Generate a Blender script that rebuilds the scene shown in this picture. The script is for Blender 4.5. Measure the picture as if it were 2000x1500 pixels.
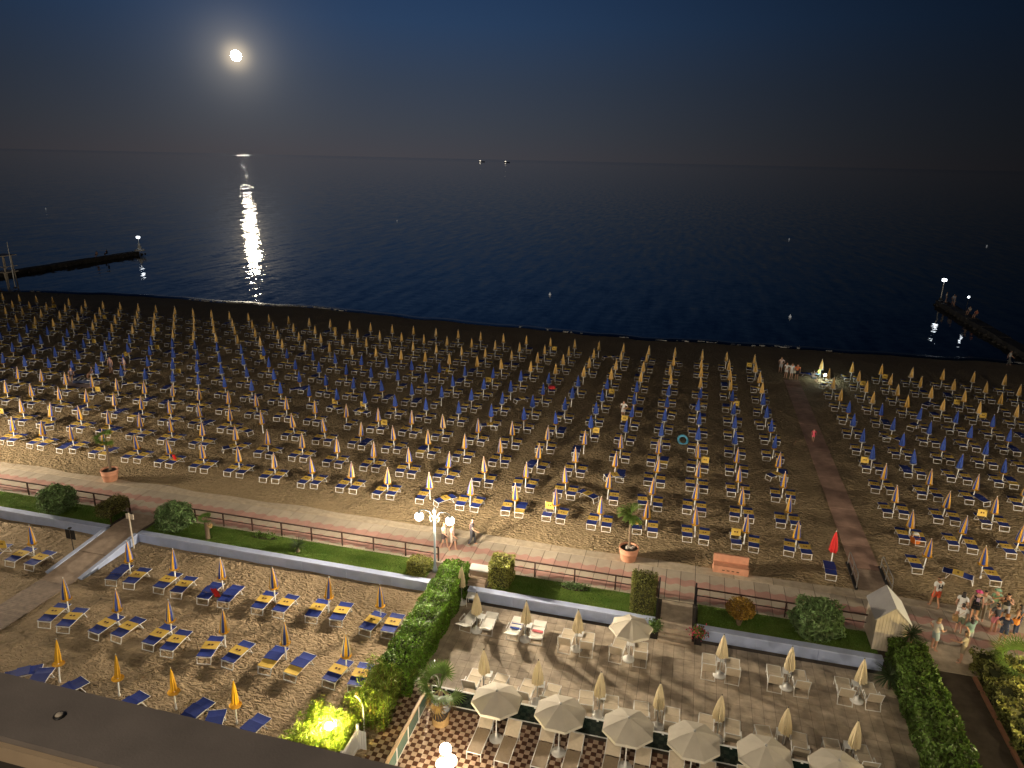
import bpy, bmesh, math, random
import numpy as np
from mathutils import Vector, Matrix

random.seed(7); RNG = np.random.default_rng(11)
for o in list(bpy.data.objects): bpy.data.objects.remove(o)
SC = bpy.context.scene
COL = SC.collection
R = math.radians

# ------------------------------------------------------------------ camera
CAMH = 21.0
cam_d = bpy.data.cameras.new('camera'); cam = bpy.data.objects.new('camera', cam_d); COL.objects.link(cam)
cam_d.sensor_fit = 'HORIZONTAL'; cam_d.sensor_width = 36.0
cam_d.lens = 36.0 * 1400.0 / 2000.0
cam_d.clip_start = 0.1; cam_d.clip_end = 120000
PITCH = math.atan(438 / 1400.0); ROLL = R(1.29); YAW = R(14.2)
cam.matrix_world = (Matrix.Translation((0, 0, CAMH)) @ Matrix.Rotation(YAW, 4, 'Z') @
                    Matrix.Rotation(math.pi / 2 - PITCH, 4, 'X') @ Matrix.Rotation(ROLL, 4, 'Z'))
SC.camera = cam

def proj(X, Y, Z):
    xr = X * math.cos(YAW) + Y * math.sin(YAW); fw = -X * math.sin(YAW) + Y * math.cos(YAW); dn = CAMH - Z
    yr = dn * math.cos(PITCH) - fw * math.sin(PITCH); d = dn * math.sin(PITCH) + fw * math.cos(PITCH)
    xr, yr = 1400 * xr / d, 1400 * yr / d
    return (xr * math.cos(ROLL) - yr * math.sin(ROLL) + 1000, xr * math.sin(ROLL) + yr * math.cos(ROLL) + 750, d)

# ------------------------------------------------------------------ colour management
vs = SC.view_settings
vs.view_transform = 'Standard'; vs.look = 'None'; vs.exposure = 0.0; vs.gamma = 1.0; vs.use_curve_mapping = False

# ------------------------------------------------------------------ node helpers
class NT:
    def __init__(s, tree): s.t = tree; s.n = tree.nodes; s.l = tree.links
    def new(s, kind, **kw):
        n = s.n.new(kind)
        for k, v in kw.items(): setattr(n, k, v)
        return n
    def put(s, sock, v):
        if hasattr(v, 'is_output') or isinstance(v, bpy.types.NodeSocket): s.l.new(v, sock)
        elif v is not None:
            if isinstance(v, (tuple, list)) and len(v) == 3 and sock.type == 'RGBA': v = (*v, 1)
            sock.default_value = v
    def math(s, op, a, b=None, c=None, clamp=False):
        n = s.new('ShaderNodeMath', operation=op, use_clamp=clamp)
        for i, v in enumerate((a, b, c)):
            if v is not None: s.put(n.inputs[i], v)
        return n.outputs[0]
    def vmath(s, op, a, b=None):
        n = s.new('ShaderNodeVectorMath', operation=op)
        s.put(n.inputs[0], a)
        if b is not None: s.put(n.inputs[1], b)
        return n
    def mix(s, f, a, b, mode='MIX'):
        n = s.new('ShaderNodeMix', data_type='RGBA', blend_type=mode)
        s.put(n.inputs[0], f); s.put(n.inputs[6], a); s.put(n.inputs[7], b)
        return n.outputs[2]
    def noise(s, vec, scale, detail=3, rough=.55, dist=0.0):
        n = s.new('ShaderNodeTexNoise'); s.put(n.inputs['Vector'], vec)
        n.inputs['Scale'].default_value = scale; n.inputs['Detail'].default_value = detail
        n.inputs['Roughness'].default_value = rough; n.inputs['Distortion'].default_value = dist
        return n.outputs['Fac']
    def ramp(s, fac, stops, interp='LINEAR'):
        n = s.new('ShaderNodeValToRGB'); s.put(n.inputs[0], fac); cr = n.color_ramp; cr.interpolation = interp
        while len(cr.elements) < len(stops): cr.elements.new(.5)
        for e, (p, c) in zip(cr.elements, stops): e.position = p; e.color = (*c, 1)
        return n.outputs[0]
    def maprange(s, v, a, b, c=0., d=1., smooth=False):
        n = s.new('ShaderNodeMapRange', interpolation_type='SMOOTHSTEP' if smooth else 'LINEAR')
        s.put(n.inputs[0], v); n.inputs[1].default_value = a; n.inputs[2].default_value = b
        n.inputs[3].default_value = c; n.inputs[4].default_value = d
        return n.outputs[0]
    def bump(s, h, dist=.05, strength=1.0):
        n = s.new('ShaderNodeBump'); s.put(n.inputs['Height'], h)
        n.inputs['Distance'].default_value = dist; n.inputs['Strength'].default_value = strength
        return n.outputs[0]
    def pos(s): return s.new('ShaderNodeNewGeometry').outputs['Position']
    def scale(s, vec, sc):
        n = s.new('ShaderNodeMapping'); s.put(n.inputs[0], vec); n.inputs['Scale'].default_value = sc
        return n.outputs[0]

MATS = {}
def mat(name, col=(.5, .5, .5), rough=.6, var=0.0, vscale=6.0, bump=0.0, bscale=30.0, metal=0.0, emit=None, estr=0.0,
        island=0.0, trans=0.0, spec=.5, objrand=0.0, sub=0.0):
    if name in MATS: return MATS[name]
    m = bpy.data.materials.new(name); m.use_nodes = True
    t = NT(m.node_tree); b = t.n['Principled BSDF']
    c = col
    g = None
    if var:
        p = t.pos(); f = t.noise(p, vscale, 4)
        c = t.mix(t.maprange(f, .3, .7), tuple(x * (1 - var) for x in col), tuple(min(1, x * (1 + var)) for x in col))
    if island:
        g = t.new('ShaderNodeNewGeometry').outputs['Random Per Island']
        h = t.new('ShaderNodeHueSaturation'); t.put(h.inputs['Color'], c if not isinstance(c, tuple) else (*c, 1))
        t.put(h.inputs['Value'], t.maprange(g, 0, 1, 1 - island, 1 + island))
        t.put(h.inputs['Hue'], t.maprange(g, 0, 1, .5 - island * .035, .5 + island * .02))
        c = h.outputs[0]
    if objrand:
        oi = t.new('ShaderNodeObjectInfo').outputs['Random']
        h = t.new('ShaderNodeHueSaturation'); t.put(h.inputs['Color'], c if not isinstance(c, tuple) else (*c, 1))
        t.put(h.inputs['Value'], t.maprange(oi, 0, 1, 1 - objrand, 1 + objrand)); c = h.outputs[0]
    t.put(b.inputs['Base Color'], c)
    b.inputs['Roughness'].default_value = rough; b.inputs['Metallic'].default_value = metal
    b.inputs['Specular IOR Level'].default_value = spec
    if bump: t.put(b.inputs['Normal'], t.bump(t.noise(t.pos(), bscale, 4), .02, bump))
    if emit: b.inputs['Emission Color'].default_value = (*emit, 1); b.inputs['Emission Strength'].default_value = estr
    if trans:
        tr = t.new('ShaderNodeBsdfTranslucent'); t.put(tr.inputs[0], c)
        mx = t.new('ShaderNodeMixShader'); mx.inputs[0].default_value = trans
        t.l.new(b.outputs[0], mx.inputs[1]); t.l.new(tr.outputs[0], mx.inputs[2])
        t.l.new(mx.outputs[0], t.n['Material Output'].inputs[0])
    MATS[name] = m
    return m

# ------------------------------------------------------------------ night sky
MOON_AZ = None
def cam_dir(u, v):
    x = u - 1000; y = v - 750
    xr = x * math.cos(ROLL) + y * math.sin(ROLL); yr = -x * math.sin(ROLL) + y * math.cos(ROLL)
    dn = yr * math.cos(PITCH) + 1400 * math.sin(PITCH); fw = 1400 * math.cos(PITCH) - yr * math.sin(PITCH)
    return Vector((xr * math.cos(YAW) - fw * math.sin(YAW), xr * math.sin(YAW) + fw * math.cos(YAW), -dn)).normalized()
MOON = cam_dir(461, 109)

W = bpy.data.worlds.new('World'); SC.world = W; W.use_nodes = True
t = NT(W.node_tree); bg = t.n['Background']
d = t.vmath('NORMALIZE', t.new('ShaderNodeTexCoord').outputs['Generated']).outputs[0]
sep = t.new('ShaderNodeSeparateXYZ'); t.l.new(d, sep.inputs[0])
el = sep.outputs[2]
# moonlit sky: physically based sky of the moon's direction, very weak, plus the night air's own colour by height
sky = t.new('ShaderNodeTexSky'); sky.sky_type = 'NISHITA'; sky.sun_disc = False
sky.sun_elevation = math.asin(MOON.z); sky.sun_rotation = math.atan2(MOON.x, MOON.y)
air = t.ramp(t.maprange(el, -.05, .45), [(0.0, (.031, .032, .040)), (.10, (.034, .034, .041)), (.17, (.029, .034, .045)), (.28, (.022, .032, .052)),
                                       (.42, (.014, .031, .068)), (.60, (.007, .022, .062)), (1.0, (.003, .009, .028))])
glowdir = Vector((math.sin(R(-25.5)), math.cos(R(-25.5)), 0.0))       # the air is brightest round the moon's side of the sea
hz = t.vmath('NORMALIZE', t.vmath('MULTIPLY', d, (1, 1, 0)).outputs[0]).outputs[0]
ca = t.vmath('DOT_PRODUCT', hz, tuple(glowdir)).outputs['Value']
az2 = t.math('MULTIPLY', t.math('SUBTRACT', 1.0, ca), 2.0)               # ~ angle squared
lobe = t.math('EXPONENT', t.math('DIVIDE', az2, -2 * R(21) ** 2))
lobe = t.math('MULTIPLY_ADD', lobe, .94, .06)
base = t.mix(1.0, air, lobe, 'MULTIPLY')
cm = t.vmath('DOT_PRODUCT', d, tuple(MOON)).outputs['Value']
th2 = t.math('MULTIPLY', t.math('SUBTRACT', 1.0, cm), 2.0)
def halo(sig, amp):
    return t.math('MULTIPLY', t.math('EXPONENT', t.math('DIVIDE', th2, -2 * R(sig) ** 2)), amp)
h1 = t.mix(1.0, (1.0, .78, .48), halo(.55, .36), 'MULTIPLY')
h2 = t.mix(1.0, (1.0, .88, .70), halo(1.5, .075), 'MULTIPLY')
h3 = t.mix(1.0, (1.0, .95, .88), halo(3.6, .022), 'MULTIPLY')
nsk = t.mix(1.0, sky.outputs[0], (.00005, .00005, .00005), 'MULTIPLY')
tot = t.mix(1.0, t.mix(1.0, t.mix(1.0, t.mix(1.0, base, h1, 'ADD'), h2, 'ADD'), h3, 'ADD'), nsk, 'ADD')
t.put(bg.inputs[0], tot); bg.inputs[1].default_value = 1.6

# moonlight
sd = bpy.data.lights.new('moonlight', 'SUN'); sd.energy = .02; sd.angle = R(.5); sd.color = (1, .9, .75)
so = bpy.data.objects.new('moonlight', sd); COL.objects.link(so)
so.rotation_euler = (-MOON).to_track_quat('-Z', 'Y').to_euler()

# hotel facade lamps behind and below the balcony (they light the sun deck)
def spot(name, loc, target, watts, col, size=R(120), rad=.25):
    ld = bpy.data.lights.new(name, 'SPOT'); ld.energy = watts; ld.color = col; ld.spot_size = size; ld.spot_blend = .9; ld.shadow_soft_size = rad
    lo = bpy.data.objects.new(name, ld); COL.objects.link(lo); lo.location = loc
    lo.rotation_euler = (Vector(target) - Vector(loc)).to_track_quat('-Z', 'Y').to_euler()
spot('facade_lamp', (-5, 3, 7.5), (-3, 24, 0), 2600, (1, .85, .66))
spot('facade_lamp', (9, 3, 7.5), (7, 26, 0), 3600, (1, .83, .60))
spot('facade_lamp', (-24, 3, 9.0), (-20, 24, 0), 1200, (.96, .97, 1))
for fx, tx in ((-34, -48), (-4, -14), (24, 20)):                       # added fill lamps high behind the camera, lifting the far rows
    spot('beach_fill_light', (fx, 1.5, 24.5), (tx, 52, 0), 10000, (1, .83, .60), R(110), .5)

rm = bpy.data.lights.new('room_light', 'AREA'); rm.energy = 45; rm.color = (1, .84, .66); rm.size = 1.2
ro = bpy.data.objects.new('room_light', rm); COL.objects.link(ro); ro.location = (-1.2, -1.4, 21.9)
ro.rotation_euler = (Vector((-.9, .9, 20)) - Vector(ro.location)).to_track_quat('-Z', 'Y').to_euler()

# ------------------------------------------------------------------ mesh helpers
class MB:
    def __init__(s): s.v = []; s.f = []; s.m = []
    def add(s, vs_, fs, m=0):
        o = len(s.v); s.v += [tuple(p) for p in vs_]
        for f in fs: s.f.append(tuple(i + o for i in f)); s.m.append(m)
        return s
    def box(s, x0, x1, y0, y1, z0, z1, m=0, M=None):
        p = [(x0, y0, z0), (x1, y0, z0), (x1, y1, z0), (x0, y1, z0), (x0, y0, z1), (x1, y0, z1), (x1, y1, z1), (x0, y1, z1)]
        if M is not None: p = [M @ Vector(q) for q in p]
        return s.add(p, [(3, 2, 1, 0), (4, 5, 6, 7), (0, 1, 5, 4), (1, 2, 6, 5), (2, 3, 7, 6), (3, 0, 4, 7)], m)
    def tube(s, pts, r, n=6, m=0, caps=True):
        pts = [Vector(p) for p in pts]; k = len(pts)
        rs = r if isinstance(r, (list, tuple)) else [r] * k
        vs_ = []; fs = []; pu = None
        for i, p in enumerate(pts):
            a = pts[max(0, i - 1)]; b = pts[min(k - 1, i + 1)]; d = (b - a).normalized()
            if pu is None: u = d.orthogonal().normalized()
            else:
                u = pu - d * pu.dot(d)
                u = u.normalized() if u.length > 1e-5 else d.orthogonal().normalized()
            pu = u; w = d.cross(u)
            for j in range(n):
                an = 2 * math.pi * j / n
                vs_.append(p + (u * math.cos(an) + w * math.sin(an)) * rs[i])
        for i in range(k - 1):
            for j in range(n):
                fs.append((i * n + j, i * n + (j + 1) % n, (i + 1) * n + (j + 1) % n, (i + 1) * n + j))
        if caps: fs.append(tuple(range(n - 1, -1, -1))); fs.append(tuple(range((k - 1) * n, k * n)))
        return s.add(vs_, fs, m)
    def lathe(s, prof, n=16, m=0, c=(0, 0, 0), wob=None):
        vs_ = []; fs = []
        for (r, z) in prof:
            for j in range(n):
                an = 2 * math.pi * j / n; rr = r * (wob(j, z) if wob else 1)
                vs_.append((c[0] + rr * math.cos(an), c[1] + rr * math.sin(an), c[2] + z))
        for i in range(len(prof) - 1):
            for j in range(n): fs.append((i * n + j, i * n + (j + 1) % n, (i + 1) * n + (j + 1) % n, (i + 1) * n + j))
        fs.append(tuple(range(n - 1, -1, -1))); fs.append(tuple(range((len(prof) - 1) * n, len(prof) * n)))
        return s.add(vs_, fs, m)
    def ball(s, c, r, m=0, n=10, k=6, sz=1.0):
        prof = [(max(.001, r * math.sin(math.pi * i / k)), -r * sz * math.cos(math.pi * i / k)) for i in range(k + 1)]
        return s.lathe(prof, n, m, c)
    def mesh(s, name, mats, smooth=False):
        me = bpy.data.meshes.new(name); me.from_pydata(s.v, [], s.f)
        for q in mats: me.materials.append(q)
        me.polygons.foreach_set('material_index', s.m)
        if smooth: me.polygons.foreach_set('use_smooth', [True] * len(s.f))
        me.update(); return me
    def build(s, name, mats, parent=None, loc=None, smooth=False, rz=0.0):
        if not isinstance(mats, (list, tuple)): mats = [mats]
        return link(name, s.mesh(name, mats, smooth), parent, loc, rz)

def link(name, me, parent=None, loc=None, rz=0.0):
    o = bpy.data.objects.new(name, me); COL.objects.link(o)
    if parent: o.parent = parent
    if loc: o.location = loc
    if rz: o.rotation_euler = (0, 0, rz)
    return o
def tag(o, label=None, cat=None, group=None, kind=None):
    if label: o['label'] = label
    if cat: o['category'] = cat
    if group: o['group'] = group
    if kind: o['kind'] = kind
    return o
def thing(name, label, cat, loc=(0, 0, 0), rz=0.0, group=None):
    return tag(link(name, None, None, loc, rz), label, cat, group)
KIDS = {}
def kid(root, *objs):
    KIDS.setdefault(root.name, []).extend(objs)
    for o in objs: o.parent = root
def dup(root, loc, rz, label, group=None):
    r = root.copy(); COL.objects.link(r); r.location = loc; r.rotation_euler = (0, 0, rz); r['label'] = label
    if group: r['group'] = group
    for ch in KIDS.get(root.name, []):
        c = ch.copy(); COL.objects.link(c); c.parent = r
    return r

ORD = ['', 'first', 'second', 'third', 'fourth', 'fifth', 'sixth', 'seventh', 'eighth', 'ninth', 'tenth', 'eleventh', 'twelfth', 'thirteenth',
       'fourteenth', 'fifteenth', 'sixteenth', 'seventeenth', 'eighteenth', 'nineteenth', 'twentieth']
def ordn(n):
    if n <= 20: return ORD[n]
    if n < 30: return 'twenty-' + ORD[n - 20]
    if n == 30: return 'thirtieth'
    if n < 40: return 'thirty-' + ORD[n - 30]
    return 'fortieth' if n == 40 else 'forty-' + ORD[n - 40]

# leaf clouds ---------------------------------------------------------------
def leaf_mesh(name, P, N, size, mats, aspect=.45, jitter=.9, fold=.25):
    """P (n,3) positions, N (n,3) outward directions: one folded leaf (2 quads->4 verts + mid) per point"""
    n = len(P)
    T = RNG.normal(size=(n, 3)); N = N + RNG.normal(size=(n, 3)) * jitter
    N /= np.linalg.norm(N, axis=1, keepdims=True) + 1e-9
    A = T - N * (T * N).sum(1, keepdims=True); A /= np.linalg.norm(A, axis=1, keepdims=True) + 1e-9
    B = np.cross(N, A)
    s = (size * RNG.uniform(.65, 1.35, size=(n, 1)))
    tip = P + A * s; root = P - A * s * .6
    l = P + B * s * aspect + N * s * fold; r = P - B * s * aspect + N * s * fold
    V = np.stack([root, l, tip, r], 1).reshape(-1, 3)
    me = bpy.data.meshes.new(name)
    idx = np.arange(n * 4).reshape(-1, 4)
    F = np.concatenate([idx[:, [0, 2, 1]], idx[:, [0, 3, 2]]], 1).reshape(-1, 3)
    me.vertices.add(n * 4); me.vertices.foreach_set('co', V.astype(np.float32).ravel())
    me.loops.add(len(F) * 3); me.loops.foreach_set('vertex_index', F.astype(np.int32).ravel())
    me.polygons.add(len(F)); me.polygons.foreach_set('loop_start', np.arange(0, len(F) * 3, 3, dtype=np.int32))
    me.polygons.foreach_set('loop_total', np.full(len(F), 3, dtype=np.int32))
    for q in (mats if isinstance(mats, list) else [mats]): me.materials.append(q)
    me.update(calc_edges=True); me.validate()
    return me
def box_shell(n, x0, x1, y0, y1, z0, z1, depth=.12, lump=.06):
    P = []; N = []
    sx, sy, sz = x1 - x0, y1 - y0, z1 - z0
    faces = [(sy * sz, 0, x0, -1), (sy * sz, 0, x1, 1), (sx * sz, 1, y0, -1), (sx * sz, 1, y1, 1), (sx * sy, 2, z1, 1)]
    tot = sum(f[0] for f in faces)
    lo = np.array([x0, y0, z0]); hi = np.array([x1, y1, z1])
    for a, ax, v, sg in faces:
        k = int(n * a / tot); p = lo + RNG.random((k, 3)) * (hi - lo)
        bumpv = lump * (np.sin(p[:, (ax + 1) % 3] * 4.1 + ax) + np.sin(p[:, (ax + 2) % 3] * 5.3 + 1.7 * ax))
        p[:, ax] = v + sg * (bumpv - RNG.random(k) ** 2 * depth)
        q = np.zeros((k, 3)); q[:, ax] = sg; q[:, 2] += .25
        P.append(p); N.append(q)
    return np.concatenate(P), np.concatenate(N)
def ball_shell(n, c, r, depth=.3, lump=.12):
    D = RNG.normal(size=(n, 3)); D /= np.linalg.norm(D, axis=1, keepdims=True)
    k = 1 + lump * (np.sin(D[:, 0] * 5 + 1) * np.sin(D[:, 1] * 6 + 2) + .7 * np.sin(D[:, 2] * 7 + D[:, 0] * 4))
    k = k * (1 - RNG.random(n) ** 1.6 * depth)
    return np.array(c) + D * k[:, None] * np.array(r), D

# ------------------------------------------------------------------ materials of the setting
def sand_mat(name, base, fine=1.0):
    m = bpy.data.materials.new(name); m.use_nodes = True
    t = NT(m.node_tree); b = t.n['Principled BSDF']; p = t.pos()
    dk = tuple(x * .72 for x in base)
    big = t.noise(p, .35, 3); mid = t.noise(p, 5.0, 4)
    c = t.mix(t.maprange(big, .3, .7), tuple(x * .86 for x in base), base)
    c = t.mix(t.maprange(mid, .45, .75), c, dk)
    t.put(b.inputs['Base Color'], c); b.inputs['Roughness'].default_value = .95; b.inputs['Specular IOR Level'].default_value = .15
    h1 = t.noise(t.scale(p, (1.0, 1.6, 1.0)), 3.6, 2.5, .5, .8)      # footprints
    h2 = t.noise(p, 11.0, 3, .6, .4)
    worn = t.maprange(t.noise(t.scale(p, (.5, .22, 1)), 1.0, 3, .6, .6), .36, .62, .35, 1.15, True)      # trodden lanes lie smoother
    h = t.math('MULTIPLY', worn, t.math('ADD', t.math('MULTIPLY', t.maprange(h1, .30, .70, 0, 1, True), 1.0), t.math('MULTIPLY', h2, .38)))
    t.put(b.inputs['Normal'], t.bump(h, .11 * fine, 1.0))
    return m
M_SAND = sand_mat('sand', (.40, .30, .175))
M_SAND2 = sand_mat('garden_sand', (.40, .30, .185), 1.0)

def paver_mat():
    m = bpy.data.materials.new('wave_paving'); m.use_nodes = True
    t = NT(m.node_tree); b = t.n['Principled BSDF']; p = t.pos()
    s = t.new('ShaderNodeSeparateXYZ'); t.l.new(p, s.inputs[0])
    wave = t.math('MULTIPLY', t.math('SINE', t.math('MULTIPLY', s.outputs[0], 2 * math.pi / .75)), .09)
    y = t.math('ADD', s.outputs[1], wave)
    y = t.math('ADD', y, t.math('MULTIPLY', t.math('SUBTRACT', t.noise(p, 9, 3), .5), .05))
    f = t.maprange(y, 32.3, 35.4)
    k = lambda v: (v - 32.3) / 3.1
    cr = (.48, .41, .32); rd = (.49, .27, .225)
    c = t.ramp(f, [(0, cr), (k(32.62), rd), (k(33.22), cr), (k(33.84), rd), (k(34.42), cr)], 'CONSTANT')
    dirt = t.noise(p, 1.7, 5)
    c = t.mix(t.maprange(dirt, .35, .75, 0, .35), c, (.22, .18, .14))
    gr = t.noise(p, 30, 3)
    c = t.mix(t.maprange(gr, .35, .7, 0, .18), c, (.18, .15, .12))
    oi = t.new('ShaderNodeObjectInfo').outputs['Random']
    h = t.new('ShaderNodeHueSaturation'); t.put(h.inputs['Color'], c); t.put(h.inputs['Value'], t.maprange(oi, 0, 1, .88, 1.1)); c = h.outputs[0]
    t.put(b.inputs['Base Color'], c); b.inputs['Roughness'].default_value = .8
    t.put(b.inputs['Normal'], t.bump(t.noise(p, 40, 3), .01, .5))
    return m
M_PAVE = paver_mat()
M_KERB = mat('kerb_stone', (.46, .38, .28), .85, .18, 3, .4, objrand=.08)
M_JOINT = mat('joint_mortar', (.07, .055, .042), .95, .2, 5)
M_PATH = mat('path_concrete', (.46, .29, .215), .85, .22, 1.6, .4, objrand=.10)
M_DECK = mat('deck_stone', (.44, .36, .27), .7, .30, 2.2, .5, 60, island=.10, objrand=.10)
M_RAMP = mat('ramp_paving', (.36, .27, .20), .85, .2, 3, .4, objrand=.07)
M_BOARD = mat('boardwalk_wood', (.27, .20, .15), .8, .25, 4, .5, 70, objrand=.1)
M_WALL = mat('blue_grey_render', (.38, .45, .66), .8, .12, 1.3, .3, objrand=.05)
M_COPE = mat('pale_coping', (.48, .55, .76), .75, .10, 1.8, .3)
M_ASPH = mat('dark_path', (.10, .075, .05), .85, .3, 2, .4)
M_SOIL = mat('soil', (.045, .032, .022), .95, .3, 8, .6)
M_RAIL = mat('brown_rail', (.055, .025, .018), .5)
M_BLACKM = mat('black_metal', (.015, .014, .014), .5)
M_WHITE = mat('white_paint', (.78, .78, .76), .45)
M_WHITEP = mat('white_plastic', (.74, .74, .72), .4, .05, 3)
M_CREAMT = mat('cream_tile', (.50, .38, .28), .45, .18, 5, objrand=.1, island=.1)
M_BROWNT = mat('brown_tile', (.105, .045, .024), .45, .2, 5, objrand=.1, island=.12)
M_TERRA = mat('terracotta', (.56, .27, .165), .8, .12, 4, .3, 25)
M_STEEL = mat('steel', (.45, .45, .44), .35, metal=.8)
M_ROOFSHADE = mat('shaded_roof_sheet', (.30, .29, .29), .6, .12, 1.5, .15, 8)
M_HUT = mat('hut_boards', (.56, .49, .39), .7, .12, 3, .2, objrand=.08)
M_TAN = mat('tan_mesh', (.60, .51, .38), .75, .06, 12, .15, 120)
M_TAUPE = mat('taupe_mesh', (.27, .205, .135), .75, .08, 12, .15, 120)
M_CREAM = mat('cream_canvas', (.66, .56, .36), .85, .05, 4, .1, trans=.12)
M_ECRU = mat('ecru_canvas', (.56, .51, .42), .85, .06, 2.5, .12, 5, trans=.18)
M_ECRUL = mat('ecru_valance', (.70, .65, .54), .85)
M_WHITEC = mat('white_canvas', (.74, .71, .64), .85, .05, 4)
M_YEL = mat('yellow_canvas', (.66, .35, .018), .8, .08, 6, objrand=.10)
M_BLUE = mat('blue_canvas', (.022, .055, .30), .75, .10, 6, objrand=.12)
M_BLUEL = mat('light_blue_trim', (.10, .20, .48), .75)
M_PIPE = mat('pale_piping', (.55, .48, .36), .8)
M_ORAN = mat('faded_yellow_canvas', (.62, .36, .06), .8, .08, 6, objrand=.12)
M_BSL = mat('blue_sling', (.016, .036, .22), .7, .1, 9, .1, objrand=.15)
M_YSL = mat('yellow_sling', (.66, .45, .085), .75, .06, 9, objrand=.08)
M_PRINT = mat('dark_print', (.10, .035, .015), .8)
M_RED = mat('red_canvas', (.62, .022, .022), .75, .08, 5)
M_WOODP = mat('pot_slats', (.45, .30, .13), .7, .2, 8, objrand=.1)
M_BARK = mat('palm_bark', (.16, .115, .075), .9, .3, 25, .8, 40)
M_TWIG = mat('twigs', (.055, .060, .022), .95, .3, 9)

# grass / foliage
def leafm(name, col, island=.5, trans=.25, rough=.5): return mat(name, col, rough, .28, 1.6, island=island, trans=trans, spec=.3)
L_HEDGE = leafm('hedge_leaf', (.125, .235, .026)); L_DARK = leafm('dark_leaf', (.10, .17, .03)); L_OLE = leafm('oleander_leaf', (.15, .235, .09))
L_VAR = leafm('variegated_leaf', (.24, .25, .06), .6); L_VARG = leafm('dull_variegated_leaf', (.20, .21, .06), .7); L_BAMB = leafm('bamboo_leaf', (.19, .27, .035), .5)
L_ORG = leafm('golden_leaf', (.30, .18, .03), .5); L_PALM = leafm('palm_leaf', (.13, .21, .045), .3); L_DRY = leafm('dry_leaf', (.24, .15, .05), .4)
L_YUC = leafm('yucca_leaf', (.055, .085, .035), .4); L_OLIVE = leafm('clipped_leaf', (.16, .155, .045), .55); L_GRASS = leafm('grass_blade', (.11, .20, .035), .45)
L_PINK = leafm('pink_petal', (.55, .05, .12), .4)
def lawn_mat():
    m = bpy.data.materials.new('lawn'); m.use_nodes = True
    t = NT(m.node_tree); b = t.n['Principled BSDF']; p = t.pos()
    c = t.mix(t.maprange(t.noise(p, .9, 4), .35, .68), (.085, .155, .024), (.15, .21, .045))
    c = t.mix(t.maprange(t.noise(p, 14, 3), .4, .75, 0, .5), c, (.035, .07, .012))
    t.put(b.inputs['Base Color'], c); b.inputs['Roughness'].default_value = .9; b.inputs['Specular IOR Level'].default_value = .1
    t.put(b.inputs['Normal'], t.bump(t.noise(p, 26, 4), .05, 1)); return m
M_LAWN = lawn_mat()

LV = -0.55          # level of the hotel grounds below the promenade
SX = 1.0149         # (camera above pole tips) correction used when the rows were surveyed

# ------------------------------------------------------------------ sea, sand, ground
def shore(x):
    pts = [(-400, 60), (-200, 78), (-104, 88.6), (-93, 90.7), (-80, 91.9), (-64, 92.6), (-54, 92.8), (-38, 92.0), (-23, 90.5), (-6, 90.1), (9, 90.9), (21, 92), (32, 92.2), (80, 93), (300, 95)]
    for (a, b), (c, d_) in zip(pts, pts[1:]):
        if x <= c: 
            k = max(0, min(1, (x - a) / (c - a))); k = k * k * (3 - 2 * k) * .5 + k * .5
            return b + (d_ - b) * k
    return 95
SEAZ = -.35
xs = sorted(set([-400, -300, -240, -200] + [i * 2.5 for i in range(-64, 41)] + [140, 200, 300]))
vv = []; ff = []
ys_rel = [0, .25, .5, .7, .8, .86, .90, .93, .955, .975, 1.0, 1.03, 1.10]
for x in xs:
    s = shore(x) + .35 * math.sin(x * .21) + .22 * math.sin(x * .57 + 1)
    for k, yr in enumerate(ys_rel):
        y0 = 35.98 + .10 * math.sin(x * 1.3) + .07 * math.sin(x * 3.1 + 2)
        y = y0 + (s - y0) * yr
        z = .012 if k == 0 else .03
        if yr > .8: z = .03 + (SEAZ - .03) * ((yr - .8) / .2) ** 1.4
        vv.append((x, y, z))
n = len(ys_rel)
for i in range(len(xs) - 1):
    for j in range(n - 1): ff.append((i * n + j, (i + 1) * n + j, (i + 1) * n + j + 1, i * n + j + 1))
b = MB(); b.add(vv, ff); tag(b.build('beach_sand', M_SAND, smooth=True), kind='structure')

def sea_mat():
    m = bpy.data.materials.new('sea_water'); m.use_nodes = True
    t = NT(m.node_tree); b = t.n['Principled BSDF']; p = t.pos()
    b.inputs['Base Color'].default_value = (.002, .005, .011, 1); b.inputs['Roughness'].default_value = .03; b.inputs['IOR'].default_value = 1.33
    def wav(sc, k, det=2, st=(.75, 1.0, 1)):
        n = t.new('ShaderNodeTexNoise'); t.put(n.inputs['Vector'], t.scale(p, st)); n.inputs['Scale'].default_value = sc; n.inputs['Detail'].default_value = det
        return t.vmath('MULTIPLY', t.vmath('SUBTRACT', n.outputs['Color'], (.5, .5, .5)).outputs[0], (k, k, 0)).outputs[0]
    sl = t.vmath('ADD', t.vmath('ADD', wav(.85, .075), wav(4.0, .07)).outputs[0], wav(1.0, .10, 3, (.55, .085, 1))).outputs[0]
    sw = t.noise(t.scale(p, (.10, .34, 1)), 1.0, 3, .6, .5)
    sy = t.new('ShaderNodeSeparateXYZ'); t.l.new(p, sy.inputs[0])
    calm = t.math('MULTIPLY', t.maprange(sw, .32, .68, .75, 1.3), t.maprange(sy.outputs[1], 4200, 6500, 1.0, 2.3, True))   # more wind out at sea
    sv = t.new('ShaderNodeVectorMath', operation='SCALE'); t.put(sv.inputs[0], sl); t.put(sv.inputs['Scale'], calm)
    t.put(b.inputs['Normal'], t.vmath('NORMALIZE', t.vmath('ADD', sv.outputs[0], (0, 0, 1)).outputs[0]).outputs[0])
    return m
M_SEA = sea_mat()
b = MB(); b.add([(-60000, 60, SEAZ), (60000, 60, SEAZ), (60000, 90000, SEAZ), (-60000, 90000, SEAZ)], [(0, 1, 2, 3)])
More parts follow.
